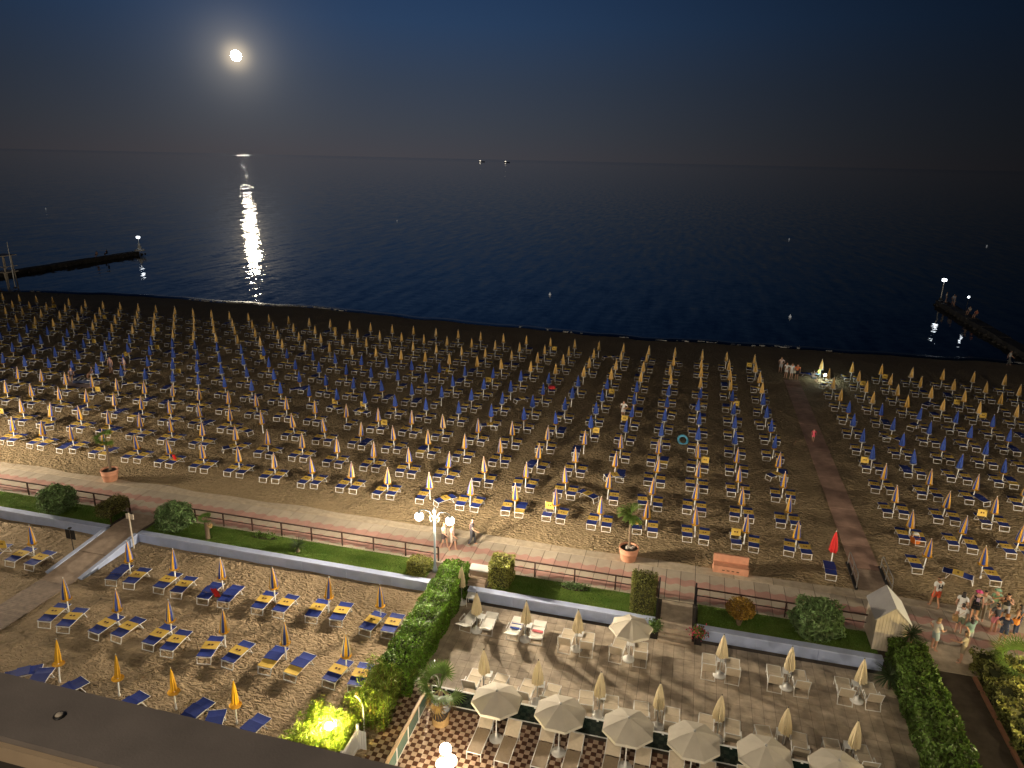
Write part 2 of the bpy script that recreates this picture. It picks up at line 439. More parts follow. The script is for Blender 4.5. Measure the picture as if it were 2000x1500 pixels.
tag(b.build('sea', M_SEA), kind='structure')
# low breaking swell along the water's edge
b = MB(); rows = []
for x in [i * 1.0 for i in range(-115, 42)]:
    s = shore(x) + .35 * math.sin(x * .21) + .22 * math.sin(x * .57 + 1) + .25 * math.sin(x * .9) * math.sin(x * .13)
    hh = .05 + .16 * max(0, .5 + .5 * math.sin(x * .11 + 1.9) * math.cos(x * .043 + .4)) + .015 * math.sin(x * 2.3)
    rows.append([(x, s - .5, SEAZ + .03), (x, s - .1, SEAZ + .02 + hh * .5), (x, s + .25, SEAZ + hh), (x, s + .7, SEAZ + hh * .75), (x, s + 1.7, SEAZ - .03)])
vv = [q for r_ in rows for q in r_]; ff = []
for i in range(len(rows) - 1):
    for j in range(4): ff.append((i * 5 + j, (i + 1) * 5 + j, (i + 1) * 5 + j + 1, i * 5 + j + 1))
b.add(vv, ff); M_BREAK = mat('breaking_water', (.004, .010, .020), .24, bump=.5, bscale=6.0)
tag(b.build('shore_wave', M_BREAK, smooth=True), kind='structure')
M_FOAM = mat('foam', (.62, .62, .60), .8, .1, 9)
b = MB()
for x in [i * .35 for i in range(-330, 120)]:
    s = shore(x) + .35 * math.sin(x * .21) + .22 * math.sin(x * .57 + 1)
    if random.random() < .16 + .22 * math.sin(x * .11 + 1.9) + (.4 if -72 < x < -50 else 0):
        for q in range(2):
            w = random.uniform(.10, .45); y = s + random.uniform(-.35, .35); l = random.uniform(.04, .10)
            b.box(x - w, x + w, y - l, y + l, SEAZ + .05, SEAZ + .10 + random.uniform(0, .05))
tag(b.build('sea_foam', M_FOAM), 'thin broken line of white foam along the edge of the dark sea', 'foam', kind='stuff')

# hotel grounds
b = MB(); b.add([(-200, -20, LV - .06), (200, -20, LV - .06), (200, 31, LV - .06), (-200, 31, LV - .06)], [(0, 1, 2, 3)])
tag(b.build('ground', M_SOIL), kind='structure')
b = MB()
gx = np.linspace(-60, -10.3, 150); gy = np.linspace(8, 30.32, 75)
vv = [(x, y, LV + .02 * math.sin(x * 1.1) * math.sin(y * 1.4) + .015 * math.sin(x * 2.9 + y)) for x in gx for y in gy]
ff = [(i * 75 + j, (i + 1) * 75 + j, (i + 1) * 75 + j + 1, i * 75 + j + 1) for i in range(149) for j in range(74)]
b.add(vv, ff); tag(b.build('garden_sand', M_SAND2, smooth=True), kind='structure')

# promenade -------------------------------------------------------------
b = MB(); b.box(-75, 60, 30.64, 36.0, LV - .05, -.03)
prom = tag(b.build('promenade', M_JOINT), kind='structure')
PX0, PX1 = -52.5, 24.0
slab = MB().box(0, .722, 32.36, 35.27, -.03, 0).mesh('paving_slab', [M_PAVE])
nslab = int((PX1 - PX0) / .75)
for i in range(nslab):
    o = link('paving_slab', slab, prom, (PX0 + i * .75, 0, random.uniform(-.003, .003)))
ks = MB().box(0, 1.972, 35.29, 36.12, -.03, .004).mesh('kerb_slab', [M_KERB])
for i in range(int((PX1 - PX0) / 2)): link('kerb_slab', ks, prom, (PX0 + i * 2, 0, random.uniform(-.003, .003)))
b = MB(); b.box(-75, PX0 - .02, 32.36, 36.12, -.03, 0); b.box(PX1 + .02, 60, 32.36, 36.12, -.03, 0); b.build('outer_paving', M_PAVE, prom)
b = MB(); b.box(11.0, 24, 30.3, 32.34, -.03, -.004); b.build('side_paving', M_KERB, prom)

# lawn
def lawn(x0, x1):
    b = MB(); n = max(2, int((x1 - x0) / .8)); 
    for i in range(n):
        a = x0 + (x1 - x0) * i / n; c = x0 + (x1 - x0) * (i + 1) / n
        b.add([(a, 30.66, .0), (c, 30.66, .0), (c, 31.5, .03), (a, 31.5, .03), (c, 32.33, .012), (a, 32.33, .012)], [(0, 1, 2, 3), (3, 2, 4, 5)])
    tag(b.build('lawn', M_LAWN, smooth=True), kind='structure')
    k = int((x1 - x0) * 1.7 * 330)
    P = np.stack([RNG.uniform(x0, x1, k), RNG.uniform(30.68, 32.33, k), np.full(k, .02)], 1)
    A = np.stack([RNG.normal(0, .02, k), RNG.normal(0, .02, k), RNG.uniform(.035, .075, k)], 1); s = RNG.normal(size=(k, 2)); s /= np.linalg.norm(s, axis=1, keepdims=True)
    S = np.concatenate([s * .012, np.zeros((k, 1))], 1)
    V = np.stack([P - S, P + S, P + A], 1).reshape(-1, 3)
    me = bpy.data.meshes.new('grass'); me.from_pydata(V.tolist(), [], np.arange(k * 3).reshape(-1, 3).tolist()); me.materials.append(L_GRASS)
    tag(link('grass', me), 'short mown grass of the lawn strip beside the promenade', 'grass', kind='stuff')
for x0, x1 in ((-60, -32.0), (-29.6, -12.2), (-8.6, -.35), (1.65, 9.6)): lawn(x0, x1)

# retaining walls
def ret_wall(x0, x1, label):
    w = thing('retaining_wall', label, 'wall', (0, 0, 0), 0, 'blue-grey retaining walls along the lawn')
    n = max(1, round((x1 - x0) / 2.6)); s = (x1 - x0) / n
    me = MB().box(0, s - .012, 30.30, 30.62, LV - .05, -.03).mesh('wall_panel', [M_WALL])
    mc = MB().box(0, s - .006, 30.27, 30.66, -.03, .035).mesh('coping', [M_COPE])
    for i in range(n):
        link('wall_panel', me, w, (x0 + i * s, random.uniform(-.004, .004), 0)); link('coping', mc, w, (x0 + i * s, 0, random.uniform(-.002, .002)))
ret_wall(-60, -31.9, 'low blue-grey retaining wall left of the ramp, below the first oleander')
ret_wall(-29.7, -11.3, 'long blue-grey retaining wall between the ramp and the clipped hedge')
ret_wall(-9.75, -.30, 'blue-grey retaining wall behind the white sun chairs, right of the hedge')
ret_wall(1.62, 9.75, 'blue-grey retaining wall between the steps and the gabled hut')

# ramp and boardwalk to the left garden
def slope(y): return max(LV, min(0.0, LV + (y - 25.6) / (30.7 - 25.6) * (-LV)))
rp = tag(MB().add([(-31.75, 30.75, -.02), (-29.85, 30.75, -.02), (-29.85, 25.6, LV + .01), (-31.75, 25.6, LV + .01)], [(0, 3, 2, 1)]).build('ramp', M_JOINT), kind='structure')
for a, c in ((32.34, 30.72), (30.70, 28.2), (28.17, 25.62)):
    za, zc = slope(a) + .006, slope(c) + .03
    b = MB(); b.add([(-31.74, a, za), (-29.86, a, za), (-29.86, c, zc), (-31.74, c, zc), (-31.74, a, za - .05), (-29.86, a, za - .05), (-29.86, c, zc - .05), (-31.74, c, zc - .05)],
                    [(0, 3, 2, 1), (4, 5, 6, 7), (0, 1, 5, 4), (1, 2, 6, 5), (2, 3, 7, 6), (3, 0, 4, 7)]); b.build('ramp_slab', M_RAMP, rp)
for sx, lab in ((-31.95, 'sloping blue-grey side wall on the left of the ramp, beside the black sign'), (-29.85, 'sloping blue-grey side wall on the right of the ramp, beside the tall wooden sign')):
    w = thing('ramp_wall', lab, 'wall', (sx, 0, 0))
    b = MB(); b.add([(0, 30.28, LV), (.2, 30.28, LV), (.2, 26.2, LV), (0, 26.2, LV), (0, 30.28, .0), (.2, 30.28, .0), (.2, 26.2, LV + .10), (0, 26.2, LV + .10)],
                    [(0, 1, 5, 4), (1, 2, 6, 5), (2, 3, 7, 6), (3, 0, 4, 7)]); b.build('wall', M_WALL, w)
    b = MB(); b.add([(-.02, 30.26, .003), (.22, 30.26, .003), (.22, 26.15, LV + .103), (-.02, 26.15, LV + .103), (-.02, 30.26, .04), (.22, 30.26, .04), (.22, 26.15, LV + .14), (-.02, 26.15, LV + .14)],
                    [(0, 1, 2, 3), (4, 7, 6, 5), (0, 4, 5, 1), (1, 5, 6, 2), (2, 6, 7, 3), (3, 7, 4, 0)]); b.build('coping', M_COPE, w)
bw = tag(MB().box(-31.7, -29.9, 10, 25.6, LV - .03, LV + .012).build('boardwalk', M_JOINT), kind='structure')
pl = MB().box(-31.72, -29.88, 0, .115, LV + .01, LV + .045).mesh('plank', [M_BOARD])
for i in range(124): link('plank', pl, bw, (random.uniform(-.01, .01), 10.1 + i * .125, random.uniform(-.003, .003)))

# beach path -------------------------------------------------------------
bp = tag(MB().box(9.76, 11.24, 38.3, 75.4, -.02, .035).build('beach_path', M_JOINT), kind='structure')
ps = MB().box(9.75, 11.25, 0, 1.23, 0, .05).mesh('path_slab', [M_PATH])
for i in range(30): link('path_slab', ps, bp, (random.uniform(-.01, .01), 38.3 + i * 1.238, random.uniform(-.004, .004)))
b = MB(); b.box(9.76, 11.24, 36.05, 38.28, -.02, .028); b.build('path_ramp', M_RAMP, bp)
for sx, lab in ((9.62, 'bent steel tube handrail on the left edge of the beach path ramp'), (11.28, 'bent steel tube handrail on the right edge of the beach path ramp')):
    h = thing('handrail', lab, 'handrail', (sx, 0, 0), 0, 'handrails at the start of the beach path')
    MB().tube([(0, 38.5, .0), (0, 38.5, .75), (0, 38.35, .9), (0, 36.2, .9), (0, 36.05, .75), (0, 36.05, 0)], .025, 6).build('rail', M_STEEL, h)
    MB().tube([(0, 38.5, .45), (0, 36.05, .45)], .018, 6).build('lower_rail', M_STEEL, h)
    MB().tube([(0, 37.3, 0), (0, 37.3, .88)], .02, 6).build('post', M_STEEL, h)
    MB().box(-.07, .07, 36.0, 38.7, -.02, .12).build('kerb', M_BLACKM, h)

# sun deck of the hotel ---------------------------------------------------
deck = tag(MB().box(-10.2, 10.1, 22.8, 30.29, LV - .05, LV - .012).build('sun_deck', M_JOINT), kind='structure')
TS = .47
tm = MB().box(0, TS - .012, 0, TS - .012, -.03, 0).mesh('deck_tile', [M_DECK])
cells = [(-10.15 + i * TS, 22.98 + j * TS) for i in range(43) for j in range(15)]
cells.sort(key=lambda c: proj(c[0], c[1], LV)[2] if -20 < proj(c[0], c[1], LV)[0] < 2020 and proj(c[0], c[1], LV)[1] < 1510 else 999)
for c in cells[:300]: link('deck_tile', tm, deck, (c[0], c[1], LV + random.uniform(-.003, .003)))
b = MB()
for c in cells[300:]:
    z = LV + random.uniform(-.003, .003); b.box(c[0], c[0] + TS - .012, c[1], c[1] + TS - .012, z - .03, z)
tag(b.build('deck_tiles', M_DECK, deck), kind='stuff')
pat = tag(MB().box(-10.4, 12, 14, 22.8, LV - .06, LV - .02).box(-10.4, -9.1, 22.8, 24.4, LV - .06, LV - .008).build('patio', M_JOINT), kind='structure')
CS = .205
cm_ = [MB().box(0, CS - .006, 0, CS - .006, -.03, 0).mesh('checker_tile', [q]) for q in (M_CREAMT, M_BROWNT)]
cells = [(-10.35 + i * CS, 16.0 + j * CS, (i + j) % 2) for i in range(108) for j in range(41)]
cells = [c for c in cells if (c[1] < 22.75 or c[0] < -9.3) and -30 < proj(c[0], c[1], LV)[0] < 2030 and proj(c[0], c[1], LV)[1] < 1530 and not (c[1] > 22.75 and c[0] > -9.3)]
cells.sort(key=lambda c: abs(proj(c[0], c[1], LV)[0] - 880) + abs(proj(c[0], c[1], LV)[1] - 1460))
for x, y, k in cells[:300]: link('checker_tile', cm_[k], pat, (x, y, LV + .004 + random.uniform(-.002, .002)))
b = MB()
for x, y, k in cells[300:]:
    z = LV + .004 + random.uniform(-.002, .002); b.box(x, x + CS - .006, y, y + CS - .006, z - .03, z, k)
tag(b.build('checker_tiles', [M_CREAMT, M_BROWNT], pat), kind='stuff')

# dark path between the right hedges
tag(MB().box(11.3, 13.25, 12, 30.28, LV, -.03).build('side_path', M_ASPH), kind='structure')
b = MB()
kb = thing('path_kerb', 'reddish kerb along the right edge of the dark side path', 'kerb')
km = MB().box(13.27, 13.42, 0, .985, LV, .06).mesh('kerb_stone', [M_TERRA])
for i in range(18): link('kerb_stone', km, kb, (0, 12.2 + i, random.uniform(-.004, .004)))

# steps from the promenade to the deck
st = tag(MB().box(-.1, 1.4, 30.0, 32.3, LV, -.02).build('deck_steps', M_DECK), kind='structure')
for k in range(3): MB().box(-.12, 1.42, 29.55 + k * .3, 29.85 + k * .3, LV, LV + .13 + .14 * k).build('step', M_DECK, st)
st2 = tag(MB().box(-10.15, -9.0, 30.7, 32.3, LV, -.015).build('hedge_steps', M_DECK), kind='structure')
for k in range(3): MB().box(-9.95, -9.05, 30.68 - .0 + k * .32, 31.0 + k * .32, -.02, .02 + .05 * k).build('step', M_RAMP, st2)

# ------------------------------------------------------------------ street lamps of the promenade
def glow_mat(name, col, e):
    """milk glass: lets the lamp inside shine through and glows itself"""
    m = bpy.data.materials.new(name); m.use_nodes = True; t = NT(m.node_tree); t.n.remove(t.n['Principled BSDF'])
    a = t.new('ShaderNodeAddShader'); em = t.new('ShaderNodeEmission'); em.inputs[0].default_value = (*col, 1); em.inputs[1].default_value = e
    tr = t.new('ShaderNodeBsdfTransparent'); t.l.new(em.outputs[0], a.inputs[0]); t.l.new(tr.outputs[0], a.inputs[1]); t.l.new(a.outputs[0], t.n['Material Output'].inputs[0])
    return m
def lamp(parent, loc, watts, col, rad=.06, sideways=False):
    ld = bpy.data.lights.new('lamp_light', 'POINT'); ld.energy = watts; ld.color = col; ld.shadow_soft_size = rad
    if sideways:                                    # made-up falloff: downward light dimmed to tame the hot spot below
        ld.use_nodes = True; t = NT(ld.node_tree); z = t.new('ShaderNodeSeparateXYZ'); t.l.new(t.new('ShaderNodeTexCoord').outputs['Normal'], z.inputs[0])
        t.put(t.n['Emission'].inputs['Strength'], t.maprange(t.math('ABSOLUTE', z.outputs[2]), .12, .72, 1.0, .07, True))
    lo = bpy.data.objects.new('lamp_light', ld); COL.objects.link(lo); lo.location = loc; lo.parent = parent
M_GLOBE = glow_mat('lamp_globe', (1, .95, .86), 6.0)
M_POSTB = mat('lamp_post_paint', (.26, .31, .35), .45)
def street_lamp(loc, label):
    r_ = thing('street_lamp', label, 'street lamp', loc, 0, 'twin globe street lamps of the promenade')
    MB().lathe([(.13, 0), (.13, .12), (.08, .3), (.062, .5), (.05, 3.2), (.04, 3.45)], 12).build('pole', M_POSTB, r_, smooth=True)
    MB().lathe([(.045, 3.45), (.09, 3.48), (.09, 3.6), (.05, 3.66), (.03, 3.75), (.001, 3.8)], 10).build('finial', M_POSTB, r_, smooth=True)
    for s in (-1, 1):
        pts = [(s * .05, 0, 3.0), (s * .13, 0, 3.25), (s * .22, 0, 3.42)] + [(s * (.53 - .31 * math.cos(a)), 0, 3.42 + .14 * math.sin(a)) for a in [math.pi * k / 8 for k in range(1, 8)]] + [(s * .85, 0, 3.36)]
        MB().tube(pts, .022, 6).build('arm', M_POSTB, r_, smooth=True)
        MB().tube([(s * .05, 0, 2.85), (s * .2, 0, 2.98), (s * .24, 0, 3.2)], .018, 6).build('scroll', M_POSTB, r_, smooth=True)
        MB().lathe([(.03, 3.38), (.10, 3.34), (.12, 3.28)], 10, 0, (s * .85, 0, 0)).build('globe_cap', M_POSTB, r_, smooth=True)
        g = MB().ball((0, 0, 0), .235, 0, 16, 10).build('globe', M_GLOBE, r_, (s * .85, 0, 3.12), smooth=True)
        lamp(r_, (s * .85, 0, 3.12), 7000, (1, .84, .62), .10, True)
    return r_
street_lamp((-11.95, 31.45, 0), 'white twin globe street lamp lit beside the end of the clipped hedge')
street_lamp((-50, 31.45, 0), 'lit twin globe street lamp further along the promenade to the left')
street_lamp((29.5, 31.45, 0), 'lit twin globe street lamp further along the promenade to the right')

# ------------------------------------------------------------------ railings
def railing(x0, x1, label, n):
    r_ = thing('metal_railing', label, 'railing', (0, 0, 0), 0, 'brown metal railings along the lawn')
    MB().box(x0, x1, 32.44, 32.50, .80, .86).build('top_rail', M_RAIL, r_)
    MB().box(x0, x1, 32.455, 32.495, .40, .44).build('middle_rail', M_RAIL, r_)
    me = MB().box(-.035, .035, 32.438, 32.502, 0, .80).mesh('post', [M_RAIL])
    for i in range(n + 1): link('post', me, r_, (x0 + .035 + (x1 - x0 - .07) * i / n, 0, 0))
railing(-55, -32.1, 'brown metal railing left of the ramp, behind the first oleander', 9)
railing(-29.4, -12.1, 'long brown metal railing between the ramp and the street lamp', 9)
railing(-8.9, -.35, 'brown metal railing right of the pale box hedge, behind the flower bed', 4)
railing(1.5, 10.0, 'brown metal railing right of the steps, behind the golden shrub', 4)
for sx, lab in ((-.30, 'tall black gate railing on the left of the deck steps'), (1.48, 'tall black gate railing on the right of the deck steps')):
    g = thing('gate_railing', lab, 'railing', (sx, 0, 0), 0, 'black railings beside the deck steps')
    for y in (30.4, 32.4): MB().box(-.04, .04, y - .04, y + .04, -.1, 1.15).build('post', M_BLACKM, g)
    MB().box(-.025, .025, 30.45, 32.35, 1.06, 1.12).build('top_rail', M_BLACKM, g)
    MB().box(-.02, .02, 30.45, 32.35, .5, .54).build('middle_rail', M_BLACKM, g)
rg = thing('ramp_railing', 'brown metal railing turning down beside the top of the ramp', 'railing', (-32.05, 0, 0))
for y in (30.9, 32.4): MB().box(-.035, .035, y - .035, y + .035, 0, .84).build('post', M_RAIL, rg)
MB().box(-.03, .03, 30.9, 32.4, .80, .86).build('top_rail', M_RAIL, rg); MB().box(-.02, .02, 30.9, 32.4, .40, .44).build('middle_rail', M_RAIL, rg)

# ------------------------------------------------------------------ plants
def core(b, x0, x1, y0, y1, z0, z1): b.box(x0, x1, y0, y1, z0, z1)
def hedge(name, label, dims, n, leaf, size=.06, lump=.05, cat='hedge', aspect=.45):
    x0, x1, y0, y1, z0, z1 = dims
    h = thing(name, label, cat, ((x0 + x1) / 2, (y0 + y1) / 2, z0)); cx, cy = (x0 + x1) / 2, (y0 + y1) / 2
    P, N = box_shell(n, x0 - cx, x1 - cx, y0 - cy, y1 - cy, 0, z1 - z0, .2, lump)
    link('foliage', leaf_mesh('foliage', P, N, size, leaf, aspect), h)
    b = MB(); i = .14
    b.box(x0 - cx + i, x1 - cx - i, y0 - cy + i, y1 - cy - i, 0, z1 - z0 - i); b.build('branches', M_TWIG, h)
    return h
hedge('clipped_hedge', 'long bright green clipped hedge between the garden sand and the sun deck', (-11.25, -9.95, 22.9, 31.3, LV, 1.0), 21000, L_HEDGE, .075, .05)
hedge('clipped_hedge', 'broad dark clipped hedge between the sun deck and the side path', (10.0, 11.35, 20.5, 30.9, LV, .95), 15000, L_DARK, .10, .06)
hedge('loose_hedge', 'yellow-lit shaggy hedge on the right of the dark side path', (13.45, 15.6, 20.5, 31.0, LV, .95), 17000, L_VARG, .10, .14)
hedge('box_shrub', 'tall pale variegated box hedge standing by the lamp steps', (-8.85, -7.75, 30.85, 32.1, 0, 1.35), 4200, L_VAR, .06, .03, 'shrub')
hedge('box_shrub', 'square clipped olive green shrub left of the deck steps', (-1.6, -.45, 30.7, 31.9, 0, 1.75), 4600, L_VARG, .06, .03, 'shrub')
hedge('box_shrub', 'slanting clipped dark shrub beside the top of the ramp', (-32.95, -31.95, 30.75, 32.35, .35, 1.05), 3200, L_OLIVE, .055, .06, 'shrub')
hedge('box_shrub', 'small round variegated bush at the foot of the street lamp', (-13.3, -12.25, 30.75, 31.7, 0, .72), 2200, L_VAR, .06, .09, 'shrub')
def shrub(label, c, r, n, leaf, size=.1, aspect=.2, trunk=.3, name='oleander', lump=.14):
    h = thing(name, label, 'shrub', (c[0], c[1], 0))
    P, N = ball_shell(n, (0, 0, c[2]), r, .42, lump)
    N = N + np.array([0, 0, .5])
    keep = P[:, 2] > .05
    link('foliage', leaf_mesh('foliage', P[keep], N[keep], size, leaf, aspect, 1.0), h)
    b = MB()
    for k in range(9):
        a = k * 2.4; b.tube([(.05 * math.cos(a), .05 * math.sin(a), 0), (.3 * r[0] * math.cos(a), .3 * r[1] * math.sin(a), c[2] * .6), (.72 * r[0] * math.cos(a), .72 * r[1] * math.sin(a), c[2] + r[2] * .45)], [.035, .025, .01], 5)
    b.build('stems', M_BARK, h); return h
shrub('large round oleander at the far left, on the lawn before the railing', (-36.1, 31.2, .85), (1.0, .95, .85), 2600, L_OLE, .17)
shrub('large round oleander just right of the ramp, beside the wooden sign', (-27.95, 31.35, .85), (.98, .95, .85), 2600, L_OLE, .17)
shrub('large dark oleander beside the gabled hut on the right', (7.0, 31.35, .95), (1.15, 1.0, .95), 3200, L_OLE, .18)
shrub('golden brown rounded shrub right of the deck steps', (3.55, 31.15, .95), (.68, .62, .5), 2600, L_ORG, .055, .45, name='golden_shrub', lump=.05)

def blade(b, base, d, length, width, droop, m=0, seg=4):
    d = Vector(d).normalized(); side = d.cross(Vector((0, 0, 1)))
    side = side.normalized() if side.length > .01 else Vector((1, 0, 0))
    pts = []; p = Vector(base); cur = d.copy()
    for i in range(seg + 1):
        w = width * (math.sin(math.pi * (.18 + .80 * i / seg)) if i < seg else .04)
        pts.append((p - side * w, p + side * w)); p = p + cur * (length / seg); cur = (cur + Vector((0, 0, -droop / seg))).normalized()
    vs_ = [q for a in pts for q in a]
    b.add(vs_, [(2 * i, 2 * i + 1, 2 * i + 3, 2 * i + 2) for i in range(seg)], m)
def spiky(name, label, loc, n, length, width, mat_, z=.2, cat='yucca', trunk=.12, droop=.5):
    h = thing(name, label, cat, loc)
    MB().lathe([(trunk, 0), (trunk * .9, z * .6), (trunk * .6, z + .05)], 8).build('trunk', M_BARK, h)
    b = MB()
    for k in range(n):
        a = random.uniform(0, 6.283); e = random.uniform(-.15, 1.0)
        blade(b, (0, 0, z + random.uniform(0, .15)), (math.cos(a), math.sin(a), e * 1.3), length * random.uniform(.75, 1.1), width, droop)
    b.build('leaves', mat_, h)
spiky('yucca', 'spiky yucca on the lawn behind the garden retaining wall', (-19.9, 31.15, 0), 90, .62, .018, L_YUC, .25)
spiky('yucca', 'spiky dark yucca growing in front of the gabled hut', (10.75, 30.7, .75), 110, .62, .02, L_YUC, .45)
spiky('yucca', 'drooping dark yucca at the corner of the deck under the right hedge', (9.75, 29.2, LV), 90, .8, .025, L_YUC, .5, droop=1.1)

def fan_frond(length, n, mat_):
    """one palmate leaf: stalk along +x then a fan of blades"""
    b = MB(); b.tube([(0, 0, 0), (length * .45, 0, .10), (length * .6, 0, .09)], [.012, .009, .008], 4)
    for k in range(n):
        a = -1.9 + 3.8 * k / (n - 1)
        blade(b, (length * .6, 0, .09), (math.cos(a), math.sin(a), .12), length * .5 * (1 - .18 * abs(a) / 1.9), .022, .5, 0, 3)
    return b.mesh('frond', [mat_])
def feather_frond(length, n, mat_, droop=.9):
    b = MB(); pts = []; p = Vector((0, 0, 0)); cur = Vector((.6, 0, .8)).normalized()
    for i in range(7):
        pts.append(p.copy()); p = p + cur * length / 6; cur = (cur + Vector((.06, 0, -droop / 5))).normalized()
    b.tube(pts, [.016 - .0018 * i for i in range(7)], 4)
    for k in range(n):
        f = .15 + .85 * k / n; i = min(5, int(f * 6)); q = pts[i].lerp(pts[i + 1], f * 6 - i) if f < 1 else pts[6]
        ax = (pts[i + 1] - pts[i]).normalized()
        for s in (-1, 1): blade(b, q, (ax.x * .55, s * .8, ax.z * .55 - .15), length * .30 * (1 - .55 * abs(f - .45)), .016, .5, 0, 2)
    return b.mesh('frond', [mat_])
def palm(name, label, loc, height, tr, fr, n, fan=True, tilt=(0, 0), dry=3, elev=(-.5, 1.1)):
    h = thing(name, label, 'palm', loc)
    pts = [(tilt[0] * k / 6, tilt[1] * k / 6, height * k / 6) for k in range(7)]
    b = MB(); b.tube(pts, [tr * (1.1 - .25 * k / 6) for k in range(7)], 10)
    for k in range(18):
        z = height * (k + .5) / 18; b.lathe([(tr * 1.12, -.012), (tr * 1.2, .012), (tr * .98, .03)], 9, 0, (tilt[0] * z / height, tilt[1] * z / height, z))
    b.build('trunk', M_BARK, h)
    g = fan_frond(fr, 15, L_PALM) if fan else feather_frond(fr, 22, L_PALM)
    gd = fan_frond(fr, 13, L_DRY) if fan else feather_frond(fr, 20, L_DRY)
    for k in range(n):
        e = elev[0] + (elev[1] - elev[0]) * ((k * .618) % 1); dead = k < dry
        if dead: e = -1.0
        o = link('frond', gd if dead else g, h, (tilt[0], tilt[1], height))
        o.rotation_euler = (random.uniform(-.3, .3), -e if fan else .5 - e * .8, k * 2.39996)
    return h
def round_pot(name, label, loc, r, hgt, m, slat=False):
    p = thing(name, label, 'plant pot', loc)
    if slat:
        MB().lathe([(r * .74, 0), (r * .90, hgt), (r * .86, hgt), (r * .84, hgt - .1)], 20).build('bucket', M_SOIL, p)
        sm = MB().add([(-.045, -.012, 0), (.045, -.012, 0), (.045, .012, 0), (-.045, .012, 0), (-.055, -.012 + 0, hgt), (.055, -.012, hgt), (.055, .012, hgt), (-.055, .012, hgt)],
                      [(3, 2, 1, 0), (4, 5, 6, 7), (0, 1, 5, 4), (1, 2, 6, 5), (2, 3, 7, 6), (3, 0, 4, 7)]).mesh('slat', [M_WOODP])
        ns = 24
        for k in range(ns):
            a = 2 * math.pi * k / ns; o = link('slat', sm, p, (r * .83 * math.cos(a), r * .83 * math.sin(a), 0)); o.rotation_mode = 'ZYX'
            o.rotation_euler = (-math.atan((r * .16) / hgt), 0, a + math.pi / 2)
        MB().lathe([(r * .955, hgt * .93), (r * 1.03, hgt * .93), (r * 1.03, hgt + .01), (r * .955, hgt + .01)], 24).build('rim', M_BLACKM, p)
    else:
        MB().lathe([(r * .78, 0), (r * .80, .05), (r * .93, hgt * .55), (r * .96, hgt * .56), (r * .96, hgt * .60), (r * .95, hgt * .84)], 28).build('bowl', m, p, smooth=True)
        b = MB(); n = 28; pr = [(r * .97, hgt * .84), (r * 1.04, hgt * .86), (r * 1.04, hgt), (r * .93, hgt), (r * .90, hgt * .86)]
        b.lathe(pr, n); b.f.pop(); b.m.pop(); b.f.pop(); b.m.pop(); b.build('rim', m, p, smooth=False)
    MB().lathe([(.001, hgt * .84), (r * .92, hgt * .86), (r * .5, hgt * .9), (.001, hgt * .92)], 20).build('soil', M_SOIL, p)
    return p
round_pot('terracotta_pot', 'big terracotta pot at the left edge of the sand, holding a thin palm', (-36.55, 35.75, .0), .53, .78, M_TERRA)
palm('potted_palm', 'thin young palm with a tufted crown in the left terracotta pot', (-36.55, 35.85, .62), 2.2, .075, .75, 16, True, (-.12, .1), 2)
round_pot('terracotta_pot', 'big terracotta pot right of the lamp, with stones and a feathery palm', (-2.15, 35.65, .0), .53, .78, M_TERRA)
palm('potted_palm', 'pale feathery young palm in the right terracotta pot', (-2.15, 35.75, .62), 2.0, .06, .85, 13, False, (-.05, .1), 1)
b = MB()
for k in range(9): a = k * 2.4; b.ball((-2.15 + .06 * k * math.cos(a) * .5, 35.7 + .055 * k * math.sin(a) * .5, .74), .07 + .02 * (k % 3), 0, 7, 5, .7)
tag(b.build('pot_stones', mat('pale_stone', (.38, .34, .30), .85, .3, 7)), 'pale cobbles lying on the soil of the right terracotta pot', 'stones', kind='stuff')
palm('stub_palm', 'short thick palm trunk with a small green tuft on the left lawn', (-25.5, 30.95, 0), 1.05, .11, .5, 12, True, (-.1, .12), 1, (.0, .9))
round_pot('slatted_pot', 'round slatted wooden pot of dark soil on the checkered patio', (-8.2, 22.0, LV), .40, .72, None, True)
palm('patio_palm', 'fan palm with stubby trunk in the slatted wooden pot', (-8.2, 22.0, LV + .64), .95, .085, 1.08, 26, True, (0, 0), 5, (-.2, 1.3))
palm('garden_palm', 'low broad palm above the shaggy hedge at the far right', (14.9, 30.2, 0), .7, .16, 1.5, 24, True, (0, 0), 3, (-.1, 1.1))

# bamboo-like clump lit by the garden lamp
def clump(label, x0, x1, y0, y1, n, hmin, hmax):
    h = thing('bamboo_clump', label, 'bamboo', ((x0 + x1) / 2, (y0 + y1) / 2, LV)); cx, cy = (x0 + x1) / 2, (y0 + y1) / 2
    b = MB(); P = []; N = []
    for k in range(n):
        x = random.uniform(x0, x1) - cx; y = random.uniform(y0, y1) - cy; hh = random.uniform(hmin, hmax); lx, ly = random.gauss(0, .16), random.gauss(0, .16)
        b.tube([(x, y, 0), (x + lx * .4, y + ly * .4, hh * .6), (x + lx, y + ly, hh)], [.012, .010, .005], 4, 0, False)
        for q in range(40):
            f = random.uniform(.12, 1.02); P.append((x + lx * f * f + random.gauss(0, .10), y + ly * f * f + random.gauss(0, .10), hh * f)); N.append((random.gauss(0, 1), random.gauss(0, 1), .7))
    b.build('canes', L_DRY, h); link('foliage', leaf_mesh('foliage', np.array(P), np.array(N), .17, L_BAMB, .10, .8, .1), h)
clump('feathery bamboo clump leaning over the end of the clipped hedge', -11.5, -10.1, 20.7, 23.1, 150, 1.2, 1.75)
clump('yellow-green bamboo glowing round the garden lamp beside the parapet', -13.1, -11.1, 18.0, 20.6, 190, .7, 1.25)

